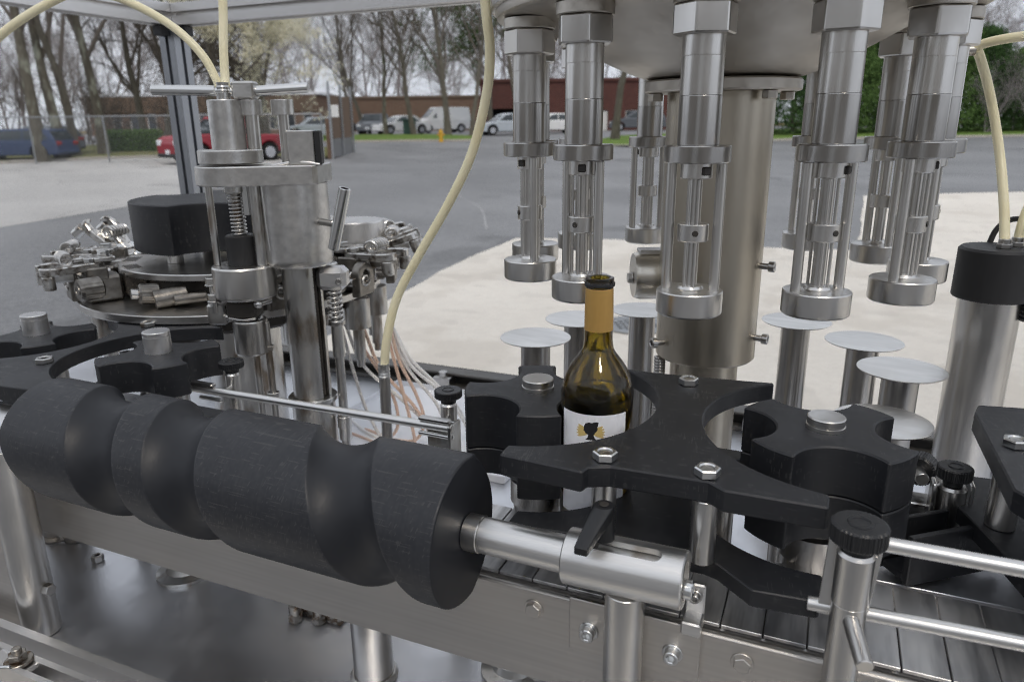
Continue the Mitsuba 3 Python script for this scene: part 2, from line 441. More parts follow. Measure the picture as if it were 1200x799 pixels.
plastic('brick_orange', brickwork((0.14, 0.088, 0.062), (0.20, 0.13, 0.09), (0.22, 0.19, 0.165)), 0.9, 0.2)
plastic('brick_red', brickwork((0.085, 0.034, 0.029), (0.14, 0.055, 0.044), (0.16, 0.13, 0.12)), 0.9, 0.2)
plastic('brick_tan', brickwork((0.30, 0.27, 0.23), (0.40, 0.36, 0.31), (0.42, 0.40, 0.37)), 0.9, 0.2)
plastic('fascia_brown', (0.15, 0.108, 0.08), 0.8, 0.2)
plastic('white_trim', (0.72, 0.71, 0.68), 0.7, 0.3)
plastic('roof_white', (0.74, 0.75, 0.77), 0.8, 0.2)
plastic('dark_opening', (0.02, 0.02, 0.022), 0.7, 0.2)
bsdf('window_dark', type='principled', base_color=rgb(0.03, 0.035, 0.04), roughness=0.08, specular=0.6)
bsdf('car_glass', type='principled', base_color=rgb(0.035, 0.045, 0.05), roughness=0.05, specular=0.7)
for nm, c in dict(red=(0.27, 0.014, 0.026), blue=(0.022, 0.045, 0.115), white=(0.74, 0.74, 0.73), silver=(0.45, 0.49, 0.53), grey=(0.10, 0.11, 0.125), black=(0.018, 0.018, 0.022), green=(0.02, 0.07, 0.05)).items():
    bsdf('paint_' + nm, **two({'type': 'principled', 'base_color': rgb(*c), 'roughness': 0.28, 'specular': 0.5, 'clearcoat': 0.8, 'clearcoat_gloss': 0.95}))
plastic('tyre', (0.018, 0.018, 0.018), 0.8, 0.2)
metal('wheel_alloy', (0.6, 0.6, 0.62), 0.3)
bsdf('lamp_clear', type='principled', base_color=rgb(0.75, 0.76, 0.78), roughness=0.12, specular=0.6)
plastic('lamp_red', (0.35, 0.02, 0.015), 0.25)
plastic('plate_white', (0.72, 0.73, 0.76), 0.6)
plastic('sign_white', (0.70, 0.70, 0.68), 0.6)
plastic('hydrant_yellow', (0.62, 0.36, 0.03), 0.6)

# ------------------------------------------------------------------ ground and the lot behind the machine
FH = np.array([-math.sin(YAW), math.cos(YAW)]); RH = np.array([math.cos(YAW), math.sin(YAW)])
LOT0 = np.array([0.21, -0.72])


def lot(d, s):
    """Plan point d metres across the lot and s metres along its far kerb."""
    q = LOT0 + FH * d + RH * s
    return np.array([q[0], q[1]])


def ground_z(p):
    d = (np.asarray(p, float)[..., :2] - LOT0) @ FH
    t = np.clip((d - 28) / 34, 0, 1)
    return -1 + 0.75 * t * t * (3 - 2 * t)


def sheet(poly, lift, step=3.0):
    """A sheet over the ground, cut to the polygon, following the lie of the land."""
    minx, miny, maxx, maxy = poly.bounds
    v, f, o = [], [], 0
    nx = max(1, int((maxx - minx) / step)); ny = max(1, int((maxy - miny) / step))
    xs, ys = np.linspace(minx, maxx, nx + 1), np.linspace(miny, maxy, ny + 1)
    for i in range(nx):
        for j in range(ny):
            c = poly.intersection(sbox(xs[i], ys[j], xs[i + 1], ys[j + 1]))
            for g in getattr(c, 'geoms', [c]):
                if g.geom_type != 'Polygon' or g.area < 1e-7: continue
                v2, f2 = trimesh.creation.triangulate_polygon(g, engine='earcut')
                v.append(v2); f.append(np.asarray(f2) + o); o += len(v2)
    v = np.vstack(v); f = np.vstack(f)
    m = trimesh.Trimesh(np.c_[v, ground_z(v) + lift], f, process=False)
    if m.face_normals[:, 2].mean() < 0: m.invert()
    return m


def lotpoly(*ds): return Polygon([tuple(lot(d, s)) for d, s in ds])


e = 600.0
xs = np.unique(np.r_[np.linspace(-e, -70, 12), np.linspace(-70, 40, 45), np.linspace(40, e, 12)])
ys = np.unique(np.r_[np.linspace(-e, -20, 10), np.linspace(-20, 100, 49), np.linspace(100, e, 12)])
gx, gy = np.meshgrid(xs, ys, indexing='ij')
gv = np.c_[gx.ravel(), gy.ravel()]; gv = np.c_[gv, ground_z(gv)]
i, j = np.meshgrid(np.arange(len(xs) - 1), np.arange(len(ys) - 1), indexing='ij')
a = (i * len(ys) + j).ravel(); b = a + len(ys)
struct('asphalt_lot', trimesh.Trimesh(gv, np.vstack([np.c_[a, b, b + 1], np.c_[a, b + 1, a + 1]]), process=False), 'asphalt_new', smooth=True)
struct('old_pavement', sheet(Polygon([(-8, -3), (-11.55, 6.56), (-12.25, 9.51), (-13.59, 12.59), (-17.6, 21.2), (-19.8, 25.6), (-22, 25.8), (-29.9, 25.5), (-34, 19.5), (-50, -3)]), 0.005), 'asphalt_old')
# concrete pad in slabs with open joints
pad = Polygon([(-2.6, -1.1), (-2.95, 3.0), (-3.23, 4.7), (-3.47, 6.38), (-3.56, 8.12), (-2.3, 8.45), (-0.36, 8.42), (0.56, 8.57), (0.78, 15.5), (3.8, 17.3), (9.0, 20.5), (12, 14), (12, -1.1)])
pd = pad.exterior.segmentize(0.12)
pc = np.array(pd.coords)[:-1]
pc = pc + 0.075 * (np.c_[meshkit.fbm(np.c_[pc * 1.9, pc[:, :1] * 0], 4, 3), meshkit.fbm(np.c_[pc * 1.9, pc[:, :1] * 0 + 7], 4, 4)] - 0.5)
struct('concrete_pad', sheet(Polygon(pc).buffer(0), 0.012, 6.0), 'concrete')
# drain grate in the pad
dk = thing('drain_cover', 'round cast iron drain grate set in the beige concrete behind the bottle', 'drain')
dx, dy = -1.02, 4.42
holes = [circle(dx + 0.052 * (a + 0.5 * (b % 2)), dy + 0.046 * b, 0.0195, 10) for a in range(-4, 5) for b in range(-4, 5) if (0.052 * (a + 0.5 * (b % 2)))**2 + (0.046 * b)**2 < 0.17**2]
part(dk, 'grate', prism(circle(dx, dy, 0.2).difference(unary_union(holes)), -0.985, -0.974, 0.002), 'galvanised')
part(dk, 'ring', prism(circle(dx, dy, 0.245).difference(circle(dx, dy, 0.205)), -0.985, -0.972, 0.002), 'galvanised')
part(dk, 'sump_shade', prism(circle(dx, dy, 0.204), -0.988, -0.9855, 1e-4), 'dark_opening')  # near-black disc paints the shade below the grate
# a healed crack in the asphalt
cr = spline([(-9.4, 17.6, 0), (-8.57, 16.32, 0), (-7.1, 13.4, 0), (-5.6, 11.3, 0), (-4.34, 8.89, 0)], 6)
w = np.array([0.05, 0.03])
cl = Polygon(np.vstack([cr[:, :2] + [0.013, 0.008], (cr[:, :2] - [0.013, 0.008])[::-1]]))
struct('pavement_seam', sheet(cl.buffer(0), 0.004), 'asphalt_seam')


def kerb(name, pts, h=0.12, w=0.16):
    """A kerb of separate stones along a line of plan points."""
    p = np.array(pts, float)
    k = num(name); labels[k] = {'label': name.replace('_', ' '), 'kind': 'structure'}
    seg = np.linalg.norm(np.diff(p, axis=0), axis=1); tot = np.r_[0, np.cumsum(seg)]
    n = int(tot[-1] / 2.4)
    st = np.linspace(0, tot[-1], n + 1)
    q = np.c_[np.interp(st, tot, p[:, 0]), np.interp(st, tot, p[:, 1])]
    for a, b in zip(q[:-1], q[1:]):
        c, L = (a + b) / 2, np.linalg.norm(b - a)
        part(k, 'kerb_stone', rbox(c[0], c[1], ground_z(c) + h / 2 - 0.05, L - 0.02, w, h + 0.1, 0.015, rotz(math.atan2(*(b - a)[::-1]))), 'kerb_stone', False)


verge_l = Polygon([(-40, 14), (-33.1, 20.2), (-31.6, 22.9), (-29.9, 25.7), (-24, 26.0), (-21.9, 25.9), (-20.2, 26.0), (-22.3, 31.5), (-27, 34), (-40, 33), (-48, 22)])
struct('grass_verge', sheet(verge_l, 0.09, 2.0), 'grass_dull')
kerb('kerb', [(-36.5, 17.2), (-33, 20.1), (-31.5, 22.9), (-29.8, 25.6), (-24, 25.9), (-21.9, 25.8), (-20.1, 25.9)])
mid_pts = [(-30.2, 36.8), (-27.5, 38.6), (-24.3, 40.2), (-20.2, 41.3)]
verge_m = Polygon(mid_pts + [(-22.6, 46.3), (-27.5, 48.2), (-34, 46.5), (-36, 41)])
struct('grass_verge', sheet(verge_m, 0.09, 2.0), 'grass_green')
kerb('kerb', mid_pts)
verge_r = Polygon([(-13.2, 41.2), (-11.4, 38.2), (-9.6, 37.9), (-7.6, 40.5), (-3.3, 45.4), (1.0, 48.2), (10.4, 52.8), (30, 62), (34, 72), (-4, 62), (-13, 48)])
struct('grass_verge', sheet(verge_r, 0.09, 2.5), 'grass_green')
kerb('kerb', [(-11.4, 38.1), (-9.6, 37.8), (-7.6, 40.4), (-3.3, 45.3), (1.0, 48.1), (10.4, 52.7), (24, 59)])
struct('wood_floor', sheet(lotpoly((95, -120), (95, 120), (190, 160), (190, -160)), 0.06, 12), 'leaf_litter')


# ------------------------------------------------------------------ buildings across the lot
def bbox(d0, d1, s0, s1, z0, z1, ch=0.02):
    """A box squared to the lot: d across it, s along it."""
    c = lot((d0 + d1) / 2, (s0 + s1) / 2)
    return rbox(c[0], c[1], (z0 + z1) / 2, s1 - s0, d1 - d0, z1 - z0, ch, rotz(YAW))


def building(label, d, s0, s1, h, brick, openings, depth=9, roof='roof_white', z0=-0.35, fascia=0.0):
    """Front wall with real openings, window frames and panes, fascia and roof slab."""
    k = thing('brick_building', label, 'building')
    wall = sbox(s0, z0, s1, h)
    hol = [sbox(a, b, c, e2) for a, b, c, e2, *_ in openings]
    front = prism(wall.difference(unary_union(hol)) if hol else wall, -0.15, 0.15, 0.01)
    M = np.eye(4); x, y = RH, FH; o = lot(d, 0)
    M[:3, 0] = [x[0], x[1], 0]; M[:3, 1] = [0, 0, 1]; M[:3, 2] = [-y[0], -y[1], 0]; M[:3, 3] = [o[0], o[1], 0]
    front.apply_transform(M)
    sides = [bbox(d + 0.15, d + depth, s0, s0 + 0.3, z0, h), bbox(d + 0.15, d + depth, s1 - 0.3, s1, z0, h), bbox(d + depth - 0.3, d + depth, s0 + 0.3, s1 - 0.3, z0, h)]
    part(k, 'wall', cat(front, sides), brick, False)
    part(k, 'roof', bbox(d - 0.3, d + depth + 0.2, s0 - 0.3, s1 + 0.3, h + 0.003, h + 0.3), roof, False)
    if fascia:
        part(k, 'fascia', bbox(d - 0.28, d - 0.155, s0, s1, h - fascia, h - 0.002), 'fascia_brown', False)
    for a, b, c, e2, kind in openings:
        if kind == 'window':
            w = part(k, 'window', cat(bbox(d - 0.05, d + 0.05, a, a + 0.09, b, e2), bbox(d - 0.05, d + 0.05, c - 0.09, c, b, e2), bbox(d - 0.05, d + 0.05, a + 0.09, c - 0.09, b, b + 0.09), bbox(d - 0.05, d + 0.05, a + 0.09, c - 0.09, e2 - 0.09, e2)), 'white_trim', False)
            part(w, 'pane', bbox(d - 0.01, d + 0.01, a + 0.09, c - 0.09, b + 0.09, e2 - 0.09, 0.002), 'window_dark', False)
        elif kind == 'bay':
            part(k, 'recess', cat(bbox(d + 2.5, d + 2.6, a - 0.2, c + 0.2, b, e2 + 0.3)), 'dark_opening', False)  # near-black sheet paints the shade inside the bay
        elif kind == 'door':
            part(k, 'door', bbox(d - 0.04, d + 0.04, a + 0.02, c - 0.02, b, e2 - 0.02), 'white_trim', False)
    return k


def wins(s0, s1, n, w, b, t): return [(s, b, s + w, t, 'window') for s in np.linspace(s0, s1 - w, n)]


building('low brown brick building with a white roof edge beyond the wire fence', 74, -40.5, -18.4, 3.3, 'brick_orange',
         wins(-40, -19, 13, 0.9, 0.15, 1.75), fascia=1.5)
kb = building('long orange brick building behind the bare trees in the middle', 88, -19.6, -1.4, 3.3, 'brick_orange', [(-17.2, -0.3, -16.0, 1.7, 'door')], roof='fascia_brown')
kb = building('dark red brick building with a deep loading bay behind the filling valves', 70, -2.6, 17, 4.0, 'brick_red',
              [(-1.7, -0.3, 1.8, 1.75, 'bay'), (7.2, -0.3, 9.0, 1.5, 'door'), (10.6, 0.4, 12, 1.5, 'window')], roof='brick_red')
for s in (0.4, 8.1):
    part(kb, 'wall_lamp', bbox(69.6, 69.83, s, s + 0.3, 2.05, 2.35), 'lamp_clear', False)
# wire fence on the left and the gate seen end-on
fk = thing('wire_fence', 'grey chain link fence with a top rail in front of the big bare trees', 'fence')
f0, f1 = np.array([-33.6, 19.2]), np.array([-20.3, 26.2])
Lf = np.linalg.norm(f1 - f0); uf = (f1 - f0) / Lf


def fpt(t, h): q = f0 + uf * t; return np.array([q[0], q[1], ground_z(q) + 0.05 + h])


for k in range(6):
    t = k * Lf / 5
    part(fk, 'post', cyl(fpt(t, -0.1), fpt(t, 1.88), 0.035, n=12), 'galvanised')
part(fk, 'rail', cyl(fpt(-6, 1.85), fpt(Lf, 1.85), 0.03, n=10), 'galvanised')
wires = []
sp = 0.11
for t in np.arange(-1.8, Lf, sp):
    for sgn in (1, -1):
        t0, t1 = (t, t + 1.8)
        h0, h1 = (0.03, 1.83) if sgn > 0 else (1.83, 0.03)
        if t0 < -1.7 or t1 > Lf: continue
        wires.append(tube([fpt(t0, h0), fpt(t1, h1)], 0.0028, 3, False))
part(fk, 'mesh', cat(wires), 'galvanised', False, kind='stuff')

gk = thing('gate_enclosure', 'narrow brick and wire enclosure with a white notice at the gateway', 'enclosure')
g0, g1 = np.array([-20.05, 26.3]), np.array([-22.1, 30.8])
gd = (g1 - g0) / np.linalg.norm(g1 - g0); gn = np.array([gd[1], -gd[0]])
gl = np.linalg.norm(g1 - g0)


def gbox(t0, t1, n0, n1, z0, z1):
    q = g0 + gd * (t0 + t1) / 2 + gn * (n0 + n1) / 2
    return rbox(q[0], q[1], (z0 + z1) / 2, t1 - t0, n1 - n0, z1 - z0, 0.01, rotz(math.atan2(gd[1], gd[0])))


part(gk, 'wall', gbox(0.2, gl, -0.15, 0.0, -1, 0.75), 'brick_orange', False)
part(gk, 'panel', gbox(0.3, gl, 0.02, 0.06, -0.1, 1.75), 'fascia_brown', False)
part(gk, 'panel', gbox(0.3, gl, 0.02, 0.06, -0.9, -0.105), 'galvanised', False)
for t in (0, gl * 0.5, gl):
    part(gk, 'post', gbox(t - 0.05, t + 0.05, 0.08, 0.18, -1, 2.25), 'galvanised', False)
part(gk, 'notice', rbox(*(g0 - RH * 0.0 + gd * 0.02 + gn * 0.05), 1.05, 0.32, 0.03, 0.5, 0.005, rotz(YAW)).apply_translation([*(RH * 0.3), 0]), 'sign_white', False)

# ------------------------------------------------------------------ trees
def tree_mesh(h, r0, lean, seed, levels=4, spread=0.6, nchild=(5, 5, 5), bare_from=0.3, wiggle=0.08, twig_r=0.008, fork=None):
    """(trunk mesh, crown mesh, twig tips) of a bare tree at the origin."""
    R = np.random.default_rng(seed)
    trunk, crown, tips = [], [], []

    def grow(p, d, L, r, lev):
        n = 6 if lev == 0 else 4 if lev == 1 else 3
        pts, dd = [p], d.copy()
        for _ in range(n):
            dd = dd + R.normal(0, wiggle * (1 + lev * 0.8), 3) + np.array([0, 0, 0.035 * (lev > 0)])
            dd /= np.linalg.norm(dd)
            pts.append(pts[-1] + dd * L / n)
        pts = np.array(pts)
        end = r * (0.42 if lev < levels - 1 else 0.3)
        rad = np.linspace(r, max(end, twig_r * 0.6), n + 1)
        if lev == 0: rad[0] *= 1.35
        sides = (9, 6, 4, 3, 3)[min(lev, 4)]
        (trunk if lev == 0 else crown).append(tube(pts, rad, sides, False))
        if lev == levels - 1:
            tips.append(pts[1:]); return
        k = nchild[min(lev, len(nchild) - 1)]
        for c in range(k):
            t = R.uniform(bare_from if lev == 0 else 0.25, 1.0) if c else 1.0
            x = t * n; a = min(int(x), n - 1)
            q = pts[a] + (pts[a + 1] - pts[a]) * (x - a)
            ax = pts[a + 1] - pts[a]; ax /= np.linalg.norm(ax)
            u, v, _ = frame(ax)
            ph = R.uniform(0, 2 * PI)
            tilt = R.uniform(0.6, 1.25) * spread if c else 0.15
            nd = ax * math.cos(tilt) + math.sin(tilt) * (u * math.cos(ph) + v * math.sin(ph))
            grow(q, nd / np.linalg.norm(nd), L * R.uniform(0.42, 0.68), max(rad[a] * R.uniform(0.42, 0.62), twig_r), lev + 1)

    d = np.array([lean[0], lean[1], 1.0]); d /= np.linalg.norm(d)
    grow(np.array([0, 0, -0.15]), d, h, r0, 0)
    return cat(trunk), cat(crown), np.vstack(tips)


def put_tree(label, d, s, h, r, lean, seed, mat='bark', group=None, **kw):
    k = thing('bare_tree', label, 'tree', group)
    tr, cr, tips = tree_mesh(h, r, lean[0] * np.r_[RH, 0] + lean[1] * np.r_[FH, 0], seed, **kw)
    q = lot(d, s); o = [q[0], q[1], float(ground_z(q))]
    part(k, 'trunk', mv(tr, *o), mat, True)
    part(k, 'crown', mv(cr, *o), 'twig' if d < 80 else 'twig_hazed', True)
    return k, mv(trimesh.PointCloud(tips), *o).vertices if False else tips + o


def leafs(pts, size, R, jitter, per=1):
    """Small leaf quads scattered about the points."""
    p = np.repeat(pts, per, 0); n = len(p)
    p = p + R.normal(0, jitter, (n, 3))
    u = R.normal(size=(n, 3)); u /= np.linalg.norm(u, axis=1)[:, None]
    w = R.normal(size=(n, 3)); w = np.cross(u, w); w /= np.linalg.norm(w, axis=1)[:, None]
    s = size * R.uniform(0.6, 1.3, (n, 1))
    v = np.stack([p - u * s, p + w * s * 0.55, p + u * s, p - w * s * 0.55], 1).reshape(-1, 3)
    i = np.arange(n)[:, None] * 4
    return trimesh.Trimesh(v, np.vstack([i + [0, 1, 2], i + [0, 2, 3]]), process=False)


K5 = dict(levels=5, nchild=(10, 6, 5, 4))
K4 = dict(levels=5, nchild=(9, 5, 4, 4))
put_tree('thick grey trunk leaning left beside the blue car, leftmost of the bare trees', 33.5, -20.7, 11, 0.27, (-0.10, 0), 1, 'bark_mossy', bare_from=0.4, **K5)
put_tree('second thick trunk from the left, leaning left behind the wire fence', 35.0, -20.6, 12, 0.24, (-0.06, 0), 2, 'bark_mossy', bare_from=0.35, **K5)
put_tree('straight dark trunk third from the left behind the wire fence', 36.5, -20.9, 12, 0.19, (0.05, 0), 3, bare_from=0.3, **K5)
put_tree('straight trunk with pale bark patches, fourth from the left behind the fence', 37.5, -20.1, 12, 0.24, (0.07, 0), 4, 'bark_mossy', bare_from=0.3, **K5)
put_tree('many-stemmed tree with thin branches beside the flowering tree', 43, -20.4, 9, 0.22, (-0.02, 0), 5, bare_from=0.1, spread=0.6, **K5)
put_tree('dark stocky trunk behind the red pickup', 43, -19.2, 8, 0.34, (0.1, 0), 16, bare_from=0.15, spread=0.7, **K5)
put_tree('large forked tree with heavy spreading limbs behind the white tree', 45, -14.6, 8.2, 0.42, (0.03, 0), 7, bare_from=0.3, spread=0.85, wiggle=0.09, **K5)
put_tree('slim bare tree behind the dark hatchback in the middle of the lot', 61, -11.6, 9.5, 0.17, (0.02, 0), 8, bare_from=0.25, **K4)
put_tree('slim pale tree right beside the white sedan', 56.5, -9.15, 10, 0.16, (0.0, 0), 9, 'bark_mossy', bare_from=0.25, **K4)
put_tree('slim dark tree beside the green bin', 55.5, -6.95, 9.5, 0.19, (-0.04, 0), 10, bare_from=0.25, **K4)
put_tree('taller bare tree leaning left in front of the white van', 54.5, -4.4, 10.5, 0.24, (-0.10, 0), 11, bare_from=0.3, **K4)
put_tree('bare tree right of the white van', 52, -2.6, 9, 0.17, (0.05, 0), 12, bare_from=0.25, **K4)
put_tree('dark straight trunk standing before the red building between the valves', 45.8, 6.35, 10, 0.24, (0.0, 0), 13, bare_from=0.45, **K4)
put_tree('bare tree behind the silver car', 58, 0.6, 10, 0.2, (0.0, 0), 14, bare_from=0.25, **K4)
put_tree('thin bare tree between the gate and the dark hatchback', 66, -13.6, 9, 0.14, (0.03, 0), 15, bare_from=0.2, **K4)

# white flowering tree
fk2, tips = None, None
k = thing('flowering_tree', 'tree in creamy white blossom behind the corking tower', 'tree')
tr, cr, tips = tree_mesh(6.4, 0.2, (0.0, 0), 21, levels=5, nchild=(9, 6, 4, 3), bare_from=0.25, spread=0.75)
q = lot(39, -15.6); o = [q[0], q[1], float(ground_z(q))]
part(k, 'trunk', mv(tr, *o), 'bark', True)
part(k, 'crown', mv(cr, *o), 'twig', True)
R = np.random.default_rng(5)
part(k, 'blossom', mv(leafs(tips, 0.075, R, 0.17, 14), *o), 'blossom', False, kind='stuff')

# pine beyond the hose, ivy clad trunk
k = thing('pine_tree', 'dark green pine just left of the first filling valve', 'tree')
tr, cr, tips = tree_mesh(8.2, 0.22, (0.06, 0), 31, levels=4, nchild=(9, 6, 4), bare_from=0.45, spread=0.9)
q = lot(58, -1.5); o = [q[0], q[1], float(ground_z(q))]
part(k, 'trunk', mv(tr, *o), 'bark', True)
part(k, 'crown', mv(cr, *o), 'twig', True)
sel = tips[tips[:, 2] > 3.4]
part(k, 'needles', mv(leafs(sel, 0.09, R, 0.22, 16), *o), 'needle_light', False, kind='stuff')


# evergreen screen on the right: separate conical trees
def conifer(label, d, s, h, w, seed, mat='needle', group=None):
    R = np.random.default_rng(seed)
    k = thing('conifer', label, 'tree', group)
    q = lot(d, s); o = [q[0], q[1], float(ground_z(q))]
    part(k, 'trunk', mv(cyl((0, 0, -0.1), (0, 0, h * 0.9), 0.16, 0.03, n=8), *o), 'bark', True)
    n = 2000
    t = R.uniform(0.02, 1, n) ** 0.85
    a = R.uniform(0, 2 * PI, n)
    rmax = 1.3 * w * (1 - t) ** 0.45 * (0.75 + 0.5 * meshkit.noise(np.c_[np.cos(a) * 1.7, np.sin(a) * 1.7, t * 7], seed))
    rr = rmax * R.uniform(0.45, 1.0, n) ** 0.6
    c = np.c_[rr * np.cos(a), rr * np.sin(a), t * h]
    p = np.repeat(c, 14, 0) + R.normal(0, 0.16, (n * 14, 3)) * [1, 1, 1.3]
    part(k, 'foliage', mv(leafs(p, 0.085, R, 0.02), *o), mat, False, kind='stuff')


cg = 'row of dark evergreens on the right'
for n_, (d, s, h, w, lb) in enumerate([(50, 18.6, 6.6, 2.4, 'dark evergreen right beside the filler column, first of the row'), (50.5, 21.8, 7.4, 2.5, 'second dark evergreen from the filler column'),
                                       (51, 25.0, 7.2, 2.6, 'third dark evergreen, behind the right filling valves'), (51, 28.3, 8.0, 2.7, 'fourth dark evergreen, behind the rightmost valve'),
                                       (52, 31.6, 6.4, 2.6, 'evergreen behind the pale hose at the right edge'), (52, 35.2, 5.4, 2.6, 'lower evergreen at the far right edge of the lot')]):
    conifer(lb, d, s, h, w, 40 + n_, 'needle' if n_ % 2 == 0 else 'hedge_leaf', cg)
for n_, (d, s, h) in enumerate([(48.5, 30.5, 3.4), (48.5, 33.4, 3.8), (49, 36.2, 3.6)]):
    k = thing('bare_shrub', ['grey twiggy shrub in front of the evergreens by the pale hose', 'grey twiggy shrub at the right edge of the lot', 'bare twiggy shrub just outside the right edge'][n_], 'shrub')
    ms = [tree_mesh(h * R.uniform(0.7, 1), 0.05, (R.normal(0, 0.25), R.normal(0, 0.25)), 60 + n_ * 7 + m_, levels=4, nchild=(7, 5, 4), bare_from=0.1, spread=0.6) for m_ in range(5)]
    q = lot(d, s); o = np.array([q[0], q[1], float(ground_z(q))])
    part(k, 'branches', cat([mv(cat(a_, b_), *(o + [R.normal(0, 0.5), R.normal(0, 0.5), 0])) for a_, b_, _ in ms]), 'twig_hazed', True)
sl = ['low bare shrub at the far left behind the blue car', 'bare shrub between the two leaning trunks at the left', 'bare shrub behind the third trunk from the left', 'bare brushy shrub left of the clipped hedge', 'bare shrub right of the clipped hedge behind the pickup', 'bare shrub behind the red pickup bed']
for n_, (d, s, h) in enumerate([(46, -30.5, 3.2), (47, -27.6, 3.0), (50, -27.2, 3.4), (47, -24.2, 2.8), (49, -21.6, 3.0), (50, -17.6, 2.6)]):
    k = thing('bare_shrub', sl[n_], 'shrub')
    ms = [tree_mesh(h * R.uniform(0.7, 1), 0.045, (R.normal(0, 0.3), R.normal(0, 0.3)), 160 + n_ * 7 + m_, levels=4, nchild=(7, 5, 4), bare_from=0.05, spread=0.7) for m_ in range(6)]
    q = lot(d, s); o = np.array([q[0], q[1], float(ground_z(q))])
    part(k, 'branches', cat([mv(cat(a_, b_), *(o + [R.normal(0, 0.8), R.normal(0, 0.8), 0])) for a_, b_, _ in ms]), 'twig', True)
# clipped hedge by the fence
k = thing('clipped_hedge', 'low green clipped hedge behind the fence left of the red pickup', 'hedge')
hp = R.uniform(size=(9000, 3)) * [3.0, 1.2, 1.1]
q = lot(39.2, -21.3)
hp = hp @ np.array([[RH[0], RH[1], 0], [FH[0], FH[1], 0], [0, 0, 1]]) + [q[0], q[1], float(ground_z(q)) + 0.05]
part(k, 'foliage', leafs(hp, 0.06, R, 0.03), 'hedge_leaf', False, kind='stuff')

# far wood: bare trees beyond counting
for m_ in range(4):
    tr, cr, tips = tree_mesh(9.5 + m_, 0.2, (0.02, 0.02), 80 + m_, levels=5, nchild=(9, 5, 4, 3), bare_from=0.2, spread=0.6, twig_r=0.016)
    scene[f'far_tree_group_{m_}'] = {'type': 'shapegroup', 'wood': mikit.ply(cat(tr, cr), 'twig_hazed', True)}
labels['bare_woodland'] = {'label': 'far-off wood of bare grey trees behind the buildings', 'category': 'woodland', 'kind': 'stuff'}
R = np.random.default_rng(77)
nw = 0
for row, d0 in enumerate((100, 112, 128, 146)):
    for s in np.arange(-100, 85, 5.6 + row * 1.4):
        q = lot(d0 + R.uniform(-4, 4), s + R.uniform(-2.2, 2.2))
        nw += 1
        sc = R.uniform(0.7, 1.12) * (1 + 0.1 * row)
        scene[f'bare_woodland__{nw:03d}'] = {'type': 'instance', 'shapegroup': {'type': 'ref', 'id': f'far_tree_group_{nw % 4}'},
                                            'to_world': T4().translate([float(q[0]), float(q[1]), float(ground_z(q))]).rotate([0, 0, 1], float(R.uniform(0, 360))).scale([float(sc)] * 3)}


